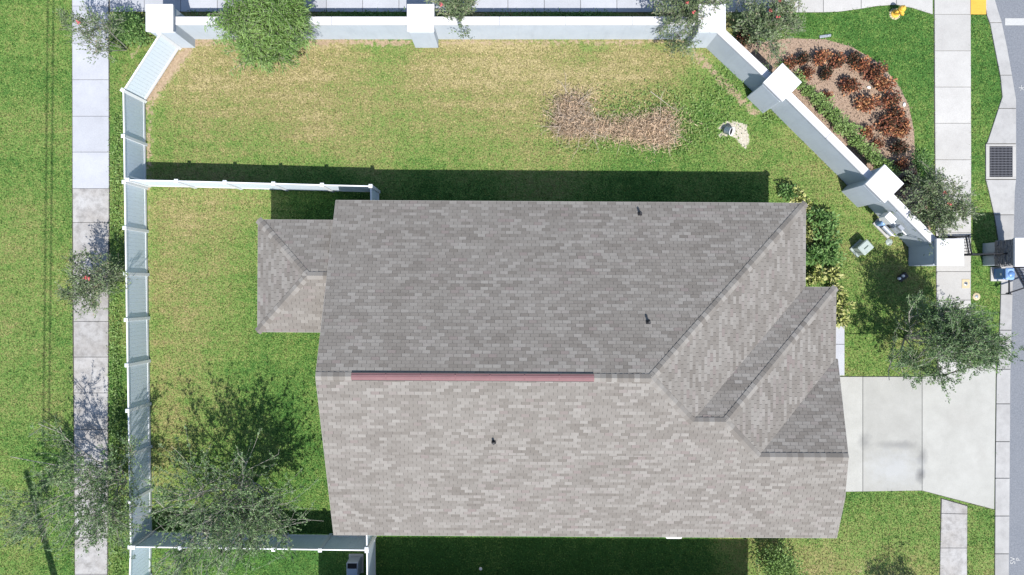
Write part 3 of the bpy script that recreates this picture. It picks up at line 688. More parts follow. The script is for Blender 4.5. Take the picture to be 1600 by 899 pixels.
# neighbour to the south, only its shadow reaches the picture
nb = empty('house', (0, 0, 0), math.radians(-0.35), 'neighbouring house standing beyond the lower edge', 'house')
na = Vector(G(517, 901)); nx = G(1188, 901)[0]; d_ = 9.0
hp = [(na.x, na.y, ze), (nx, na.y, ze), (nx, na.y - d_, ze), (na.x, na.y - d_, ze)]; rr_ = d_ / 2
rdg = [(na.x + rr_, na.y - rr_, ze + k * rr_), (nx - rr_, na.y - rr_, ze + k * rr_)]
b = MB().add(hp + rdg, [(1, 0, 4, 5), (3, 2, 5, 4), (0, 3, 4), (2, 1, 5), (0, 1, 2, 3)]); b.build('roof', M['shingle'], nb)
MB().prism([(na.x + .4, na.y - d_ + .4), (nx - .4, na.y - d_ + .4), (nx - .4, na.y - .4), (na.x + .4, na.y - .4)], -.05, ze - .01).build('wall', M['house'], nb)

# ------------------------------------------------------------------ masonry wall and columns
def column(px, py, rz, label, side=0.98, h=1.92, cap=1.08):
    t = empty('wall_column', (*G(px, py), 0), rz, label, 'column', 'columns of the masonry wall')
    MB().box((0, 0, h / 2 - .1 - .05), (side, side, h - .1), 0, .012).build('shaft', M['stucco'], t)
    MB().box((0, 0, h - .045), (cap - .05, cap - .05, .13), 0, .01).build('neck', M['cap'], t)
    MB().box((0, 0, h + .05), (cap, cap, .1), 0, .012).build('cap', M['cap'], t)
    return t
def wall(a, b_, label, trim=(0.45, 0.45), h=1.62, th=0.26):
    a = Vector(G(*a)); b_ = Vector(G(*b_)); d = (b_ - a).normalized(); a = a + d * trim[0]; b_ = b_ - d * trim[1]
    L_ = (b_ - a).length; m = (a + b_) / 2; rz = math.atan2(d.y, d.x)
    t = empty('masonry_wall', (m.x, m.y, 0), rz, label, 'wall', 'masonry boundary wall stretches')
    n = max(1, int(round(L_ / 2.9)))
    MB().box((0, 0, h / 2 - .1), (L_, th, h + .2), 0, 0).build('wall_body', M['stucco'], t)
    for i in range(n):
        MB().box((0, 0, 0), (L_ / n - .012, th + .06, .1), 0, .008).build('coping', M['cap'], t, (-L_ / 2 + (i + .5) * L_ / n, 0, h + .049))
    return t
C1, C2, C3, C4, C5, C6 = (287, 57), (667, 57), (1091, 57), (1192, 152), (1340, 299), (1437.5, 398)
ang4 = math.atan2(-(299 - 152), (1340 - 1192))
column(*C1, 0, 'square white capped column at the top left wall corner beside the fence')
column(*C2, 0, 'square white capped column halfway along the straight top wall')
column(*C3, 0, 'square white capped column where the wall turns diagonal by red flowers')
column(*C4, ang4, 'turned white capped column at upper end of the mulch bed', h=2.02)
column(*C5, ang4, 'turned white capped column at lower end of the mulch bed', h=2.02)
column(*C6, 0, 'square white capped column beside the pedestrian gate and pavement')
wall(C1, C2, 'long pale masonry wall between top left column and middle column'); wall(C2, C3, 'long pale masonry wall between middle column and the diagonal bend')
wall(C3, C4, 'short diagonal masonry wall right after the bend by the bare turf'); wall(C4, C5, 'diagonal masonry wall lining the copper shrub bed'); wall(C5, C6, 'last diagonal masonry wall with equipment mounted, ending at the gate')
# stone clad column by the road
t = empty('gate_column', (*G(1552.5, 398), 0), 0, 'stone clad column with white cap standing between grass strip and kerb', 'column')
MB().box((0, 0, .9), (.94, .94, 2.0), 0, .01).build('shaft', M['stucco'], t)
b = MB()
for fi in range(4):
    a = fi * math.pi / 2; z = .78
    while z < 1.86:
        hh = R.uniform(.05, .11); u = -.49
        while u < .48:
            w_ = min(R.uniform(.12, .32), .49 - u); dpt = R.uniform(.03, .075)
            c = Vector((.47 + dpt / 2, u + w_ / 2, z + hh / 2)); c.rotate(Matrix.Rotation(a, 3, 'Z'))
            b.box(c, (dpt, w_ - .01, hh - .008), a, .006, R.random()); u += w_
        z += hh
tag(b.build('stone_veneer', M['stone'], t), kind='stuff')
MB().box((0, 0, 1.95), (1.14, 1.14, .12), 0, .012).build('cap', M['cap'], t)

# ------------------------------------------------------------------ white vinyl fences
BOARD = {}
def fence(pts, label, h=1.66, closed_ends=(True, True), start=0.0, panel=1.83):
    p0 = Vector(G(*pts[0])); t = empty('vinyl_fence', (p0.x, p0.y, 0), 0, label, 'fence', 'white vinyl fences')
    posts = []
    for si, (a, b_) in enumerate(zip(pts[:-1], pts[1:])):
        a = Vector(G(*a)) - p0; b_ = Vector(G(*b_)) - p0; L_ = (b_ - a).length; d = (b_ - a).normalized(); n = max(1, int(round(L_ / panel))); st = L_ / n; rz = math.atan2(d.y, d.x)
        for i in range(n + 1):
            p = a + d * st * i
            if not any((p - q[0]).length < .2 for q in posts): posts.append((p, rz))
        for i in range(n):
            m = a + d * st * (i + .5); W = st - .13; jz = R.uniform(-.006, .006)
            rzz = rz + R.uniform(-.004, .004)
            for zz, hh in ((h - .05, .10), (.13, .14)): MB().box((0, 0, 0), (W, .05, hh), 0, .006).build('rail', M['vinyl'], t, (m.x, m.y, zz + jz), rzz)
            nb_ = max(2, int(round(W / .152))); bw_ = W / nb_; key = round(bw_, 3)
            if key not in BOARD:
                BOARD[key] = MB().box((0, 0, 0), (bw_ - .003, .024, h - .28), 0, .003).mesh('board'); BOARD[key].materials.append(M['vinyl_board'])
            for q in range(nb_):
                e = d * (-W / 2 + (q + .5) * bw_); link_mesh('board', BOARD[key], None, t, (m.x + e.x, m.y + e.y, (h + .1) / 2 + jz), rzz)
    for p, rz in posts:
        po = MB().box((0, 0, h / 2 + .01), (.127, .127, h + .06), 0, .006).build('post', M['vinyl'], t, (p.x, p.y, 0), rz)
        b = MB(); b.box((0, 0, 0), (.15, .15, .03), 0, .004); b.add([(-.07, -.07, .014), (.07, -.07, .014), (.07, .07, .014), (-.07, .07, .014), (0, 0, .05)], [(0, 1, 4), (1, 2, 4), (2, 3, 4), (3, 0, 4)])
        b.build('post_cap', M['vinyl'], po, (0, 0, h + .055))
    return t
def gtop(px, py, z=1.7): p = P(px, py, z); return (p.x / S + 800, 449.5 - p.y / S)
F0 = gtop(191.5, 141); FB = gtop(203, 855); FM0 = gtop(194, 281); FM1 = gtop(579, 291); FR = gtop(573, 861)
fence([(281, 76), F0, gtop(197, 500), FB, (234, 965)], 'long white vinyl fence running down beside the left pavement')
fence([(FM0[0] + 5, FM0[1]), FM1, (FM1[0] + .5, 344)], 'white vinyl fence crossing the yard above the small hip roof')
fence([(FB[0] + 5, FB[1] + .5), FR, (FR[0] + 1, 965)], 'white vinyl fence along the bottom of the yard turning down beside the dark shade')
fence([(FR[0] - .2, FR[1] - 3), (FR[0] - 1, 786)], 'short white vinyl fence stub joining the lower house wall')

# ------------------------------------------------------------------ plants
def leaf_mesh(name, pos, size, tint, asp=0.5, up=0.5, rs=None, droop=0.0, dirs=None):
    rs = rs or NR; n = len(pos); pos = np.asarray(pos, float)
    d = rs.normal(0, 1, (n, 3)); 
    if dirs is not None: d = d * .5 + dirs * 1.2
    d[:, 2] -= droop; d /= np.linalg.norm(d, axis=1)[:, None] + 1e-9
    nr = rs.normal(0, 1, (n, 3)) * (1 - up); nr[:, 2] += up * 1.4
    s = np.cross(nr, d); s /= np.linalg.norm(s, axis=1)[:, None] + 1e-9; nn = np.cross(d, s)
    L_ = (rs.uniform(.7, 1.25, n) * size)[:, None]; W = L_ * asp
    v = np.zeros((n, 6, 3)); bend = nn * L_ * .10
    v[:, 0] = pos; v[:, 1] = pos + d * L_ * .45 + s * W * .5 + bend * .2; v[:, 2] = pos + d * L_ * .5 - bend; v[:, 3] = pos + d * L_ * .45 - s * W * .5 + bend * .2; v[:, 4] = pos + d * L_; v[:, 5] = pos
    v = v[:, [0, 1, 4, 3]]; 
    return np_mesh(name, v.reshape(-1, 3), np.arange(n * 4).reshape(n, 4), {'tint': np.repeat(np.clip(tint, 0, 1), 4)})

def grow(seed, stems, h, r, levels=3, spread=1.0, base_r=.05, kids=(6, 6), wob=.18, off=(0, 0), up=.35, env=(.6, 1.5)):
    """limbs as tapered segments, plus leaf anchor points on the outer twigs"""
    rn = random.Random(seed); segs = []; anchors = []; adir = []; ph = [rn.uniform(0, 6.28) for _ in range(3)]
    def outside(q):
        x, y = q.x - off[0], q.y - off[1]; a = math.atan2(y, x); re = r * (1 + .24 * math.sin(3 * a + ph[0]) + .16 * math.sin(5 * a + ph[1]) + .10 * math.sin(9 * a + ph[2]))
        return (x * x + y * y) / re ** 2 + ((q.z - h * .62) / (h * .42)) ** 2 > rn.uniform(*env)
    def br(p, d, L_, rad, lev):
        n = 5 if lev == 0 else (4 if lev == 1 else 3); st = L_ / n; pts = [p.copy()]
        for i in range(n):
            d = (d + Vector((rn.gauss(0, wob), rn.gauss(0, wob), rn.gauss(0, wob) + (up * .12 if lev < 2 else -.02)))).normalized(); q = p + d * st
            if q.z < .12: q.z = .12
            if lev > 0 and outside(q) and (q - Vector((off[0], off[1], h * .62))).length > (p - Vector((off[0], off[1], h * .62))).length: n = i; break
            r0 = rad * (1 - .62 * i / n); r1 = rad * (1 - .62 * (i + 1) / n); segs.append((p.copy(), q.copy(), r0, r1, lev)); p = q; pts.append(p.copy())
            if lev == levels - 1:
                for _ in range(3): anchors.append(p - d * st * rn.random()); adir.append(d.copy())
        if lev < levels - 1 and n > 0:
            kn_ = kids[min(lev, len(kids) - 1)]
            for j in range(kn_):
                f = rn.uniform(.35 if lev == 0 else .15, 1.0); i = min(n - 1, int(f * n)); a = pts[i].lerp(pts[i + 1], f * n - i)
                dd = (d + Vector((rn.gauss(0, .75), rn.gauss(0, .75), rn.gauss(.05, .45))) * spread).normalized()
                br(a, dd, L_ * rn.uniform(.42, .7), rad * .5 * (1 - .4 * f), lev + 1)
    for s in range(stems):
        a = 2 * math.pi * (s + rn.uniform(-.3, .3)) / stems; rr = r * rn.uniform(.35, .75) if stems > 1 else .05
        tip = Vector((math.cos(a) * rr + off[0], math.sin(a) * rr + off[1], h * rn.uniform(.72, .95))); p = Vector((math.cos(a) * .06, math.sin(a) * .06, -.05))
        br(p, (tip - p).normalized(), (tip - p).length, base_r, 0)
    return segs, anchors, adir

def tree(px, py, seed, label, cat='tree', stems=4, h=4.2, r=2.2, base_r=.05, kids=(7, 7), leaf='leaf_grey', leaf_size=.075, per=2, asp=.45, bark='bark', flowers=0, off=(0, 0), group=None, spread=1.0, scat=.05, droop=0.0, zmin=.25, name='tree', levels=3, upl=.35, up=.35, env=(.6, 1.5)):
    t = empty(name, (*G(px, py), 0), 0, label, cat, group)
    segs, an, ad = grow(seed, stems, h, r, levels, spread, base_r, kids, off=off, up=up, env=env)
    rs = np.random.RandomState(seed)
    # keep the crown inside its envelope
    b = MB()
    for p, q, r0, r1, lev in segs: b.tube(p, q, max(r0, .004), max(r1, .003), 6 if lev == 0 else (4 if lev == 1 else 3), False)
    b.build('trunk', M[bark], t)
    A = np.array([tuple(p) for p in an]); D = np.array([tuple(p) for p in ad]); A = np.repeat(A, per, 0); D = np.repeat(D, per, 0)
    A = A + rs.normal(0, scat, A.shape); kp = A[:, 2] > zmin; A = A[kp]; D = D[kp]
    cl = np.sin(A[:, 0] * 3.1 + seed) + np.sin(A[:, 1] * 3.7 + 2 * seed) + np.sin(A[:, 2] * 4.3)
    tint = .5 + .1 * cl + rs.normal(0, .2, len(A))
    link_mesh('crown', leaf_mesh('crown', A, leaf_size, tint, asp, upl, rs, droop, D), M[leaf], t)
    if flowers:
        top = A[np.argsort(-(A[:, 2] - .5 * np.hypot(A[:, 0] - off[0], A[:, 1] - off[1]) + rs.normal(0, .15, len(A))))][:max(60, flowers * 20)]
        for i in range(flowers):
            p = top[rs.randint(len(top))]; b = MB()
            pos = rs.normal(0, .028, (16, 3)) + np.array([0, 0, .05])
            link_mesh('flower', leaf_mesh('flower', pos, .06, rs.uniform(0, 1, 16), .7, .6, rs), M['flower'], t, tuple(p))
    return t

tree(392, 757, 21, 'large sparse grey twigged tree in the yard above the lower fence', h=4.7, r=2.8, stems=13, kids=(10, 6), per=5, leaf_size=.09, base_r=.036, scat=.03, env=(.5, 3.2), spread=.8)
tree(189, 738, 34, 'wide sparse tree arching over the lower left pavement', h=4.2, r=2.4, stems=9, kids=(11, 8), per=5, leaf_size=.085, base_r=.034, scat=.04, env=(.5, 2.6), spread=.85)
tree(1416, 527, 45, 'sparse tree beside the driveway casting a dark round shadow', h=4.4, r=1.6, stems=11, kids=(12, 8), per=7, leaf_size=.085, base_r=.034, scat=.045, env=(.5, 2.0))
tree(186, 436, 51, 'small red flowering tree halfway along the left pavement', h=2.6, r=1.35, stems=6, kids=(9, 7), leaf='leaf_hib', leaf_size=.10, per=3, base_r=.022, flowers=2, name='flowering_tree')
tree(197, 76, 52, 'small red flowering tree over the pavement in the top left corner', h=2.7, r=1.1, stems=5, kids=(7, 6), leaf='leaf_hib', leaf_size=.10, per=2, base_r=.022, flowers=1, name='flowering_tree', off=(-.3, 0))
tree(446, 46, 53, 'bright green feathery tree hanging over the top wall', h=2.7, r=2.0, stems=12, kids=(14, 10), leaf='leaf_fresh', leaf_size=.15, asp=.22, per=4, base_r=.028, spread=1.2, droop=.7, off=(0, -.35), scat=.06, env=(.45, 2.2))
tree(713, 42, 54, 'small red flowering tree leaning over the wall right of the middle column', h=2.6, r=1.0, stems=5, kids=(8, 7), leaf='leaf_hib', leaf_size=.095, per=4, base_r=.022, flowers=1, name='flowering_tree')
tree(1046, 42, 55, 'red flowering tree overhanging the wall left of the bend column', h=2.6, r=1.6, stems=8, kids=(10, 7), leaf='leaf_hib', leaf_size=.10, per=3, base_r=.022, flowers=3, name='flowering_tree', off=(.15, -.1))
tree(1178, 55, 56, 'red flowering tree beside the top pavement right of the bend column', h=2.4, r=1.5, stems=8, kids=(10, 7), leaf='leaf_hib', leaf_size=.10, per=3, base_r=.022, flowers=3, name='flowering_tree')
tree(1426, 322, 57, 'red flowering tree spreading over the right pavement near the gate', h=2.5, r=1.65, stems=8, kids=(10, 7), leaf='leaf_hib', leaf_size=.095, per=3, base_r=.022, flowers=2, name='flowering_tree')
tree(1408, 962, 58, 'tree beyond the lower edge whose shadow touches the dry turf', h=3.6, r=1.3, stems=5, kids=(9, 7), per=4, base_r=.03)

def bush_mesh(seed, r, h, n, size, asp, tint_mu, tint_sd, hollow=.45, lumps=5):
    rs = np.random.RandomState(seed); lc = rs.normal(0, .30, (lumps, 3)) * np.array([r, r, h * .25]); lc[:, 2] += h * .5
    i = rs.randint(0, lumps, n); d = rs.normal(0, 1, (n, 3)); d /= np.linalg.norm(d, axis=1)[:, None]; rad = rs.uniform(hollow, 1, n)[:, None]
    pos = lc[i] + d * rad * np.array([r * .62, r * .62, h * .48]); pos[:, 2] = np.clip(pos[:, 2], .05, None)
    lump_t = rs.normal(0, .10, lumps)
    t = tint_mu + lump_t[i] + rs.normal(0, tint_sd, n)
    return leaf_mesh('foliage', pos, size, t, asp, .55, rs, 0, d), lc
def bush(px, py, z, meshes, mat, label, cat='shrub', name='shrub', group=None, sc=1.0, stem=True):
    p = P(px, py, z); me, lc = meshes
    t = empty(name, (p.x, p.y, 0), R.uniform(0, 6.28), label, cat, group)
    o = link_mesh('foliage', me, M[mat], t); o.scale = (sc, sc, sc)
    if stem:
        key = me.name
        if key not in STEMS:
            b = MB()
            for c in lc: b.tube((c[0] * .1, c[1] * .1, -.04), (c[0], c[1], max(.1, c[2])), .014, .006, 5, False)
            STEMS[key] = b.mesh('stem'); STEMS[key].materials.append(M['bark_dark'])
        o = link_mesh('stem', STEMS[key], None, t); o.scale = (sc, sc, sc)
    return t
STEMS = {}
COPPER = [bush_mesh(100 + i, .34, .62, 620, .085, .62, mu, .24, .35, 6) for i, mu in enumerate((.22, .3, .4, .54, .68, .46))]
cop = [(1236, 97, 2, .7), (1256, 93, 0, .95), (1284, 90, 4, 1.05), (1310, 92, 1, 1.05), (1334, 90, 0, .95), (1347, 99, 3, .95), (1366, 116, 1, 1.1), (1383, 131, 4, 1.05), (1393, 156, 2, 1.05), (1401, 178, 1, 1.05), (1411, 205, 4, .95), (1406, 229, 0, 1.15), (1406, 257, 3, .95), (1421, 280, 0, 1.0)]
names_o = ['yellowish copper shrub at the upper left tip of the mulch bed', 'dark copper shrub second along the outer rim of the mulch bed', 'bright orange copper shrub third along the outer rim of the mulch bed', 'dark green copper shrub fourth along the outer rim of the mulch bed', 'dark copper shrub fifth along the outer rim at the top curve', 'red orange copper shrub sixth along the outer rim of the bed', 'dark copper shrub seventh along the outer rim of the bed', 'bright orange copper shrub eighth along the outer rim of the bed', 'brown copper shrub ninth along the outer rim of the bed', 'dark copper shrub tenth along the outer rim of the bed', 'bright orange copper shrub eleventh along the outer rim at far right', 'largest dark copper shrub twelfth along the outer rim of the bed', 'red orange copper shrub beside the lower turned column', 'dark copper shrub last in the row beside the flowering tree']
for (x, y, q, s_), nm in zip(cop, names_o): bush(x, y, .35, COPPER[q], 'leaf_copper', nm, 'shrub', 'copper_shrub', 'copper shrubs in the mulch bed', s_ * R.uniform(.95, 1.14))
inn = [(1261, 116, 1, .85, 'small dark copper shrub in inner row nearest the upper turned column'), (1293, 115, 0, .8, 'small dark green shrub in inner row under the bright orange one'), (1325, 134, 1, 1.1, 'round dark copper shrub alone in the upper middle of the bed'), (1355, 162, 4, 1.12, 'round orange copper shrub alone in the centre of the bed'), (1296, 147, 3, .62, 'tiny orange copper shrub close to the clipped green hedge'), (1384, 196, 2, 1.1, 'wide brown copper shrub right of centre in the bed'), (1356, 207, 3, .8, 'small orange copper shrub low in the bed beside the hedge'), (1376, 223, 2, .6, 'tiny copper shrub between the hedge and the largest dark shrub'), (1414, 190, 1, .8, 'dark copper shrub squeezed against the pavement side rim')]
for x, y, q, s_, nm in inn: bush(x, y, .35, COPPER[q], 'leaf_copper', nm, 'shrub', 'copper_shrub', 'copper shrubs in the mulch bed', s_ * R.uniform(.95, 1.14))
HEDGE = [bush_mesh(140 + i, .36, .6, 560, .075, .55, .75, .2, .4, 6) for i in range(3)]
nh = 12
for i in range(nh):
    f = i / (nh - 1); x = 1250 + f * (1390 - 1250); y = 130 + f * (270 - 130)
    bush(x + R.uniform(-2, 2), y + R.uniform(-2, 2), .3, HEDGE[i % 3], 'leaf_fresh', 'bright green hedge plant, number %s from the upper turned column along the wall' % ['one', 'two', 'three', 'four', 'five', 'six', 'seven', 'eight', 'nine', 'ten', 'eleven', 'twelve'][i], 'hedge plant', 'hedge_plant', 'clipped green hedge behind the wall', R.uniform(.9, 1.2))
CRO = [bush_mesh(160 + i, .36, .6, 260, .15, .5, .62, .26, .35, 4) for i in range(3)]
DKG = [bush_mesh(170 + i, .42, .7, 420, .12, .5, .45, .2, .35, 5) for i in range(3)]
for i, (x, y, s_, nm) in enumerate([(1246, 306, .8, 'yellow green croton at the top right roof corner'), (1266, 319, .7, 'small yellow croton just right of the top roof corner'), (1267, 369, .6, 'small yellow croton half hidden by the right eave'), (1277, 430, .9, 'yellow green croton above the roof step'), (1301, 430, .9, 'yellow croton at the corner of the roof step'), (1312, 455, .85, 'yellow croton topmost beside the front eave'), (1316, 477, .95, 'yellow croton in the middle beside the front eave'), (1318, 498, .8, 'yellow croton lowest beside the front eave, by the path')]):
    bush(x, y, .5, CRO[i % 3], 'leaf_croton', nm, 'croton', 'croton', 'yellow crotons along the house', s_ * 1.3)
for i, (x, y, s_, nm) in enumerate([(1274, 345, .95, 'dark green shrub uppermost against the right eave'), (1289, 352, .8, 'dark green shrub second from top by the right eave'), (1268, 394, 1.0, 'dark green shrub tucked under the right eave'), (1286, 381, 1.0, 'dark green shrub in the middle of the bed by the right eave'), (1295, 404, .9, 'dark green shrub lowest in the bed by the right eave'), (1222, 300, .75, 'dark shrub in the shade above the top right roof corner')]):
    bush(x + 5, y, .4, DKG[i % 3], 'leaf_green', nm, 'shrub', 'green_shrub', 'green shrubs along the house', s_ * 1.35)
BIG = bush_mesh(180, .95, 1.7, 2600, .11, .5, .5, .22, .55, 9)
bush(1222, 884, .9, BIG, 'leaf_fresh', 'big round green shrub at the bottom edge below the roof', 'shrub', 'green_shrub', None, 1.0)
BIG2 = bush_mesh(181, .85, 1.5, 2200, .11, .5, .42, .22, .5, 9)
bush(204, 44, .6, BIG2, 'leaf_green', 'dense green shrub beside the top left wall column', 'shrub', 'green_shrub', None, .85)
MIX = bush_mesh(183, .5, .6, 420, .12, .35, .45, .22, .4, 6)
bush(1440, 250, .35, MIX, 'leaf_green', 'spiky green shrub between mulch bed and right pavement', 'shrub', 'green_shrub', None, 1.0)
bush(1225, 104, .3, MIX, 'leaf_green', 'spiky green plant behind the upper turned column', 'shrub', 'green_shrub', None, .6)
bush(1160, 60, .3, COPPER[0], 'leaf_copper', 'dark reddish shrub just right of the bend column', 'shrub', 'copper_shrub', None, 1.1)
# planting strip behind the top wall
rs = np.random.RandomState(5); n = 5200; xx = rs.uniform(300, 1070, n); yy = rs.uniform(20, 47, n); cl = (np.sin(xx * .05) + np.sin(xx * .021 + 2) > -.6); xx = xx[cl]; yy = yy[cl]
pos = np.stack([(xx - 800) * S, (449.5 - yy) * S, rs.uniform(.03, .3, len(xx))], 1)
tag(link_mesh('ground_cover', leaf_mesh('ground_cover', pos, .11, rs.uniform(.1, .9, len(xx)), .35, .4, rs), M['leaf_green']), 'low green planting strip between the top wall and pavement', 'ground cover', kind='stuff')
# weeds along the strip left of the fence and behind the brush
rs = np.random.RandomState(6); xx = []; yy = []
for (cx, cy, sx, sy, n) in ((184, 330, 5, 70, 700), (184, 250, 4, 30, 300), (182, 560, 5, 70, 1200), (181, 680, 5, 60, 900), (184, 850, 5, 40, 500), (186, 195, 3, 12, 160), (1110, 165, 26, 30, 700), (1090, 200, 30, 20, 600), (1140, 130, 14, 22, 300), (985, 165, 30, 12, 450), (1040, 170, 16, 18, 350), (960, 185, 60, 22, 700), (1060, 200, 14, 20, 400), (1065, 222, 16, 12, 400), (920, 232, 40, 5, 260), (1200, 185, 6, 5, 150), (355, 66, 10, 6, 100)):
    xx.append(rs.normal(cx, sx, n)); yy.append(rs.normal(cy, sy, n))
xx = np.concatenate(xx); yy = np.concatenate(yy); kp = ~hard_mask(xx, yy) & ((np.abs(xx - 227) > 8)) ; xx = xx[kp]; yy = yy[kp]
pos = np.stack([(xx - 800) * S, (449.5 - yy) * S, rs.uniform(.02, .16, len(xx))], 1)
tag(link_mesh('weeds', leaf_mesh('weeds', pos, .10, rs.uniform(.1, 1, len(xx)), .4, .5, rs), M['leaf_fresh']), 'rank green weeds along the fence strip and around the brush pile', 'weeds', kind='stuff')

# mulch bed with loose chips
flat('mulch_bed', MULCH, 0.008, M['mulch'], 'brown wood mulch bed behind the diagonal wall', 'mulch bed')
n = 16000; xx = NR.uniform(1105, 1458, n); yy = NR.uniform(58, 374, n); kp = in_poly(xx, yy, MULCH); xx = xx[kp] + NR.normal(0, 1.6, kp.sum()); yy = yy[kp] + NR.normal(0, 1.6, kp.sum())
pos = np.stack([(xx - 800) * S, (449.5 - yy) * S, NR.uniform(.012, .035, len(xx))], 1)
tag(link_mesh('wood_chips', leaf_mesh('wood_chips', pos, .085, NR.uniform(0, 1, len(xx)), .35, .8, NR), M['mulch']), 'loose brown wood chips strewn on the mulch bed', 'wood chips', kind='stuff')
for x, y, nm in ((1357, 137, 'pale stone lying in the middle of the mulch bed'), (1412, 164, 'pale stone on the outer rim of the mulch bed')):
    b = MB(); rs_ = random.Random(x); b.lathe((0, 0, 0), [(.0, -.01), (.07, .0), (.085, .03), (.05, .055), (.0, .06)], 9, Matrix.Rotation(x, 3, 'Z') @ Matrix.Diagonal((1.2, .75, 1)))
    tag(b.build('stone', M['white'], None, (*G(x, y), .01)), nm, 'stone')

# ------------------------------------------------------------------ brush pile
bp = empty('brush_pile', (*G(965, 195), 0), 0, 'heap of dead brown branches and leaves lying on the lawn', 'brush pile')
ox, oy = G(965, 195); rs = np.random.RandomState(9); rn = random.Random(9)
blobs = [(895, 168, 20, 14), (885, 190, 16, 16), (905, 200, 24, 12), (940, 202, 26, 9), (985, 205, 28, 14), (1020, 205, 26, 16), (1035, 190, 16, 12), (1035, 220, 14, 8)]
for i in range(190):
    cx, cy, sx, sy = rn.choice(blobs[:3] if i < 110 else blobs); x = rn.gauss(cx, sx * .5); y = rn.gauss(cy, sy * .5); p = Vector((*G(x, y), rn.uniform(.03, .3))) - Vector((ox, oy, 0))
    a = rn.uniform(0, 6.28); L_ = rn.uniform(.35, 1.0); b = MB(); d = Vector((math.cos(a), math.sin(a), rn.uniform(-.15, .3))); q = p; r0 = rn.uniform(.008, .016)
    for s_ in range(4):
        d = (d + Vector((rn.gauss(0, .2), rn.gauss(0, .2), rn.gauss(0, .1)))).normalized(); nq = q + d * L_ / 4; nq.z = max(.02, nq.z); b.tube(q, nq, r0 * (1 - s_ * .2), r0 * (1 - s_ * .2 - .2), 5, False)
        e = (d + Vector((rn.gauss(0, .7), rn.gauss(0, .7), .2))).normalized(); b.tube(nq, nq + e * L_ * .3, r0 * .5, r0 * .2, 4, False); q = nq
    b.build('branch', M['twig_dead'], bp)
b = MB(); p0 = Vector((*G(1014, 147), .35)) - Vector((ox, oy, 0)); p1 = Vector((*G(1052, 174), .25)) - Vector((ox, oy, 0)); b.tube(p0, p1, .014, .008, 6); b.tube(p0.lerp(p1, .4), p0.lerp(p1, .4) + Vector((.2, .4, .1)), .009, .004, 5)
b.build('branch', plain('bleached_branch', (.33, .29, .23), .8), bp)
pos = []
for cx, cy, sx, sy in blobs:
    n = int(sx * sy * 5.5); x = rs.normal(cx, sx * .85, n); y = rs.normal(cy, sy * .85, n); pos.append(np.stack([(x - 800) * S - ox, (449.5 - y) * S - oy, np.abs(rs.normal(.14, .16, n)) + .02], 1))
pos = np.concatenate(pos); tint = .45 + .35 * np.clip((pos[:, 0] + 1.2) / 2.2, -1, 1) * .3 + rs.normal(0, .28, len(pos))
tag(link_mesh('dead_leaves', leaf_mesh('dead_leaves', pos, .20, tint, .10, .35, rs), M['leaf_dead'], bp), kind='stuff')

# bucket on the sand
t = empty('bucket', (*G(1137, 207), .12), math.radians(-28), 'white bucket lying on its side in a patch of pale sand', 'bucket')
Rx = Matrix.Rotation(math.radians(48), 3, 'Y')
MB().lathe((-.18, 0, .02), [(.0, 0), (.17, 0), (.20, .02), (.225, .36), (.24, .37), (.24, .39), (.21, .39), (.185, .03)], 24, Rx).build('bucket_body', M['white'], t)
MB().lathe((-.18, 0, .02), [(.0, .05), (.185, .05), (.2, .3)], 24, Rx).build('dark_inside', M['dark'], t)  # near-black inner skin, the shade inside the bucket put into colour
b = MB()
for i in range(10):
    a0, a1 = math.pi * i / 10, math.pi * (i + 1) / 10
    b.tube(Rx @ Vector((math.cos(a0) * .24, math.sin(a0) * .24, .36 + .1 * math.sin(a0))) + Vector((-.18, 0, .02)), Rx @ Vector((math.cos(a1) * .24, math.sin(a1) * .24, .36 + .1 * math.sin(a1))) + Vector((-.18, 0, .02)), .006, n=5, cap=False)
b.build('handle', M['grey'], t); t.scale = (.8, .8, .8)

# ------------------------------------------------------------------ fire hydrant
hp_ = P(1409, 16, .4)
t = empty('fire_hydrant', (hp_.x - .06, hp_.y, 0), .5, 'yellow fire hydrant on the grass beside the top pavement', 'fire hydrant')
MB().lathe((0, 0, 0), [(.17, 0), (.17, .05), (.12, .06), (.11, .1), (.11, .5), (.145, .51), (.145, .55), (.11, .56)], 20).build('barrel', M['hydrant'], t)
MB().lathe((0, 0, .56), [(.13, 0), (.13, .02), (.12, .06), (.085, .12), (.03, .15), (.03, .19), (0, .19)], 20).build('bonnet', M['hydrant'], t)
for a, r_, l_ in ((0, .055, .2), (math.pi, .055, .2), (-math.pi / 2, .075, .22)):
    d = Vector((math.cos(a), math.sin(a), 0)); MB().tube(d * .08 + Vector((0, 0, .4)), d * l_ + Vector((0, 0, .4)), r_, n=14).tube(d * l_ + Vector((0, 0, .4)), d * (l_ + .04) + Vector((0, 0, .4)), r_ * .45, n=6).build('nozzle', M['hydrant'], t)
MB().lathe((0, 0, -.02), [(.25, 0), (.25, .025), (.2, .03)], 16).build('collar', M['pad'], t)

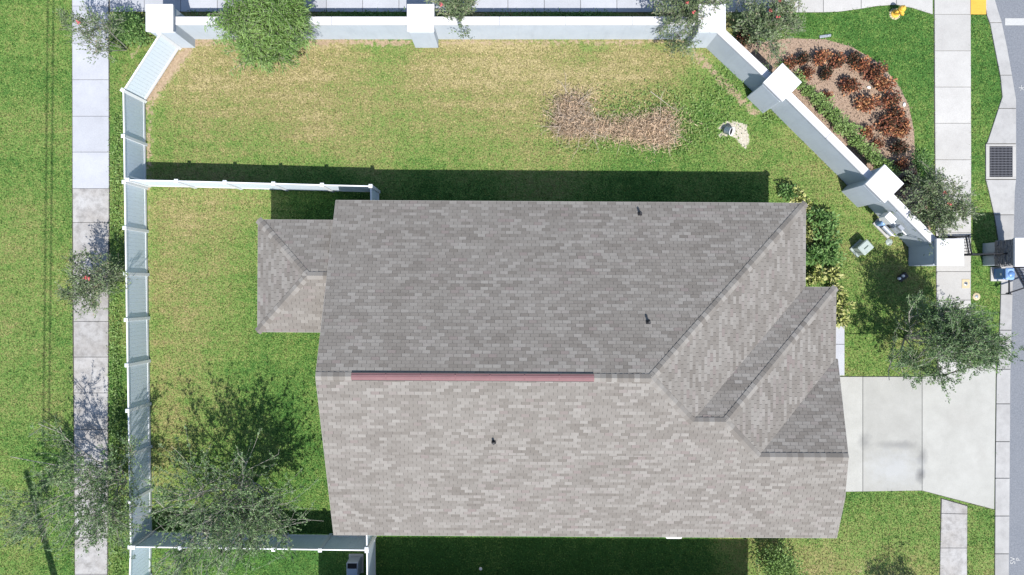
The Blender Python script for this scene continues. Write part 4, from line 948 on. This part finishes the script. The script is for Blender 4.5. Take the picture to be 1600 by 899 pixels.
# ------------------------------------------------------------------ utility things on the lawn
t = empty('utility_box', (*G(1341, 388.5), 0), math.radians(42), 'grey green utility pedestal box on the lawn right of the house', 'utility box')
MB().box((0, 0, .04), (.62, .5, .1), 0, .02).build('base', M['util'], t)
MB().box((.02, 0, .3), (.5, .42, .5), 0, .03).build('body', M['util'], t)
l_ = MB().box((0, 0, 0), (.54, .46, .09), 0, .035).build('lid', M['util'], t, (.02, 0, .58))
MB().box((0, 0, .05), (.22, .04, .02), 0, .006).build('latch', M['util_dark'], l_)
for px_, nm in ((-.12, 'rib'), (.14, 'rib')): MB().box((px_, 0, .047), (.02, .38, .012), 0, .003).build(nm, M['util'], l_)
t = empty('valve_cover', (*G(1389, 378.5), 0), 0, 'round pale green valve cover in the turf by the wall', 'valve cover')
MB().lathe((0, 0, -.03), [(.15, 0), (.15, .05), (.13, .06), (0, .06)], 22).build('rim', M['util'], t); MB().lathe((0, 0, .028), [(.12, 0), (.115, .01), (0, .012)], 20).build('lid', M['util'], t)
t = empty('pipe_cleanout', (*G(1409, 433), 0), .6, 'dark pipe stub pair with white caps in the tree shadow', 'pipe')
MB().box((0, 0, .06), (.42, .26, .14), 0, .03).build('box', M['black'], t)
for s_ in (-.1, .1): MB().lathe((s_ - .1, .05, .1), [(.055, 0), (.055, .1), (.04, .125), (0, .13)], 14).build('pipe_cap', M['white'], t)
t = empty('valve_cover', (*G(1508, 443.5), .035), 0, 'small round lid in a yellow square on the right pavement', 'valve cover')
MB().box((0, 0, .004), (12 * S, 14 * S, .02), 0, .004).build('surround', M['pad'], t); MB().lathe((0, 0, .014), [(.085, 0), (.08, .008), (0, .009)], 20).build('lid', M['grey'], t)
MB().lathe((0, 0, .022), [(.04, 0), (.035, .004), (0, .005)], 14).build('keyhole', M['black'], t)
t = empty('valve_cover', (*G(1525, 463.5), 0), 0, 'round white concrete valve collar in the grass strip', 'valve cover')
MB().lathe((0, 0, -.02), [(.165, 0), (.165, .05), (.15, .06), (0, .06)], 18).build('collar', M['pad'], t); MB().lathe((0, 0, .038), [(.075, 0), (.07, .01), (0, .012)], 14).build('lid', M['grey'], t)

# equipment on the last diagonal wall
eq = Vector(G(1378, 345)); ea = math.atan2(-(398 - 299), (1437.5 - 1340)); ed = Vector((math.cos(ea), math.sin(ea), 0)); en = Vector((math.sin(ea), -math.cos(ea), 0))
t = empty('pump_set', (eq.x, eq.y, 0), ea, 'white control box with grey pump and pipes against the last diagonal wall', 'pump')
MB().box((-.25, -.27, 1.12), (.42, .3, .5), 0, .02).build('control_box', M['white'], t)
MB().box((.25, -.22, .03), (.9, .34, .1), 0, .01).build('pad', M['conc'], t)
MB().tube((.1, -.26, .3), (.62, -.26, .3), .11, n=16).build('motor', M['grey'], t)
MB().lathe((-.05, -.26, .1), [(.1, 0), (.11, .05), (.11, .4), (.08, .46), (0, .48)], 16).build('tank', M['blue_pale'], t)
b = MB()
for a_, c_ in (((.62, -.26, .3), (.75, -.2, .3)), ((.75, -.2, .3), (.75, -.2, 1.1)), ((.75, -.2, 1.1), (.2, -.2, 1.1)), ((-.05, -.26, .56), (-.05, -.2, 1.1)), ((-.05, -.2, 1.1), (.2, -.2, 1.1))): b.tube(a_, c_, .028, n=8)
b.build('pipe', M['white'], t)
MB().box((.35, -.22, 1.2), (.26, .16, .22), 0, .02).build('meter', M['grey'], t); MB().box((.72, -.2, .75), (.12, .1, .3), 0, .01).build('switch', M['util_dark'], t)

# iron pedestrian gate and vehicle gate
def railing(name, pts, h, label, cat, step=.11, r_=.011, z0=.08):
    p0 = Vector((*G(*pts[0]), 0)); t = empty(name, p0, 0, label, cat)
    for a, b_ in zip(pts[:-1], pts[1:]):
        a = Vector((*G(*a), 0)) - p0; b_ = Vector((*G(*b_), 0)) - p0; d = b_ - a; L_ = d.length; d.normalize(); rz = math.atan2(d.y, d.x); m = (a + b_) / 2
        for z in (h - .03, h - .2, z0 + .03): MB().box((0, 0, 0), (L_, .04, .04), 0, .004).build('rail', M['iron'], t, (m.x, m.y, z), rz)
        n = max(2, int(L_ / step))
        for i in range(1, n): q = a + d * L_ * i / n; MB().box((0, 0, (h + z0) / 2), (.02, .02, h - z0)).build('picket', M['iron'], t, (q.x, q.y, 0), rz)
    for p in pts:
        q = Vector((*G(*p), 0)) - p0; MB().box((0, 0, h / 2 + .02), (.07, .07, h + .06), 0, .006).build('gate_post', M['iron'], t, q)
    return t
railing('pedestrian_gate', [(1424, 374), (1476, 373), (1481, 400)], 1.55, 'black iron pedestrian gate standing open beside the square column', 'gate')
railing('side_railing', [(1484, 400), (1534, 399)], 1.5, 'black iron railing between pavement and the stone clad column', 'railing', .14)
railing('vehicle_gate', [(1583, 418), (1606, 462), (1640, 520)], 1.6, 'dark iron vehicle gate at the road below the stone clad column', 'gate', .13)
# gate opener
t = empty('gate_opener', (*G(1558, 428.5), 0), 0, 'blue gate opener cabinet with black folding arm beside the kerb', 'gate opener')
MB().box((0, 0, .03), (.62, .6, .08), 0, .01).build('base', M['conc'], t)
MB().box((-.02, 0, .35), (.34, .46, .6), 0, .03).build('cabinet', M['blue'], t)
cv = MB().box((0, 0, 0), (.36, .5, .16), 0, .05).build('cover', M['blue_pale'], t, (0, 0, .72)); MB().lathe((.02, -.02, .07), [(.15, 0), (.13, .04), (0, .05)], 16).build('dome', M['blue'], cv)
MB().box((-.2, -.02, .5), (.012, .09, .09)).build('plate', M['white'], t)
MB().box((.06, -.42, .62), (.06, .8, .045), 0, .008).build('arm', M['iron'], t)
MB().box((0, 0, 0), (1.15, .055, .04), 0, .008).build('arm', M['iron'], t, (.5, -.66, .57), math.radians(18))
MB().tube((.06, -.82, .5), (.06, -.82, .68), .045, n=10).build('pivot', M['iron'], t)

# storm drain
t = empty('storm_drain', (*G(1563, 253), 0), 0, 'square storm drain grate set in the kerb', 'storm drain')
W_, Hh = 47.0 * S, 54.5 * S; iw, ih = 36 * S, 48 * S
for cx, cy, w_, h_ in ((0, (Hh + ih) / 4, W_, (Hh - ih) / 2), (0, -(Hh + ih) / 4, W_, (Hh - ih) / 2), (-(W_ + iw) / 4 - .0, 0, (W_ - iw) / 2, ih - .004), ((W_ + iw) / 4, 0, (W_ - iw) / 2, ih - .004)):
    MB().box((cx, cy, 0), (w_, h_ - .002, .1), 0, .006).build('frame_side', M['conc'], t)
MB().box((0, 0, -.002), (iw + .02, ih + .02, .024)).build('pit', M['dark'], t)
for i in range(17): MB().box((0, 0, 0), (.016, ih, .035)).build('grate_bar', M['steel'], t, (-iw / 2 + (i + .5) * iw / 17, 0, .036))
for i in range(12): MB().box((0, 0, 0), (iw, .02, .02)).build('cross_bar', M['steel'], t, (0, -ih / 2 + (i + .5) * ih / 12, .047))

# neighbour's cooling unit and ball
t = empty('cooling_unit', (*G(557, 880), 0), 0, 'grey cooling unit in the corner beside the lower fence', 'cooling unit')
MB().box((0, 0, .03), (.62, .8, .08), 0, .01).build('base', M['conc'], t); MB().box((0, 0, .42), (.48, .66, .72), 0, .02).build('body', M['grey'], t)
MB().box((0, .2, .79), (.38, .2, .03), 0, .0).build('vent', M['dark'], t); MB().box((0, -.12, .8), (.42, .4, .05), 0, .015).build('lid', plain('blue_grey_lid', (.20, .25, .31), .5), t)
tag(MB().lathe((0, 0, .09), [(0.001, -.07), (.04, -.06), (.066, -.025), (.07, 0), (.066, .025), (.04, .06), (0.001, .07)], 16).build('ball', M['white'], None, (*G(751, 888), -.02)), 'small white ball on the dark shaded grass below the roof', 'ball')
tag(MB().box((0, 0, .03), (.5, .12, .06), 0, .02).lathe((.1, 0, .06), [(.05, 0), (.04, .03), (0, .035)], 10).build('landscape_light', M['grey'], None, (*G(1289, 57), 0), .15), 'grey landscape light lying at the rim of the mulch bed', 'light')

# ------------------------------------------------------------------ power pole and wires (they throw the shadows on the left lawn)
pb = Vector((*G(112, 1000), 0)); ph = 11.6
t = empty('power_pole', pb, 0, 'tall wooden power pole beyond the lower left corner throwing a long shadow', 'power pole')
MB().tube((0, 0, -.3), (0, 0, ph), .17, .12, 14).build('pole', M['bark_dark'], t)
MB().tube((.12, 0, ph - .9), (.62, .0, ph - .9), .035, n=8).build('bracket', M['grey'], t)
MB().lathe((.62, 0, ph - 1.2), [(.0, 0), (.16, .02), (.16, .55), (.1, .62), (0, .62)], 14).build('transformer', M['grey'], t)
for i, (ox_, oz) in enumerate(((.60, ph - .55), (.78, ph - .9))):
    pts = []
    p = pb + Vector((ox_, 0, oz)); q = Vector((p.x + .58, 60, oz + .3)); b = MB(); prev = p
    for s_ in range(1, 25):
        f = s_ / 24; nx_ = p.lerp(q, f); nx_.z -= 4 * f * (1 - f) * .55; b.tube(prev, nx_, .026, n=6, cap=False); prev = nx_
    tag(b.build('power_wire', M['black']), ['upper overhead power wire running above the left lawn', 'lower overhead power wire running above the left lawn'][i], 'wire', 'overhead wires')
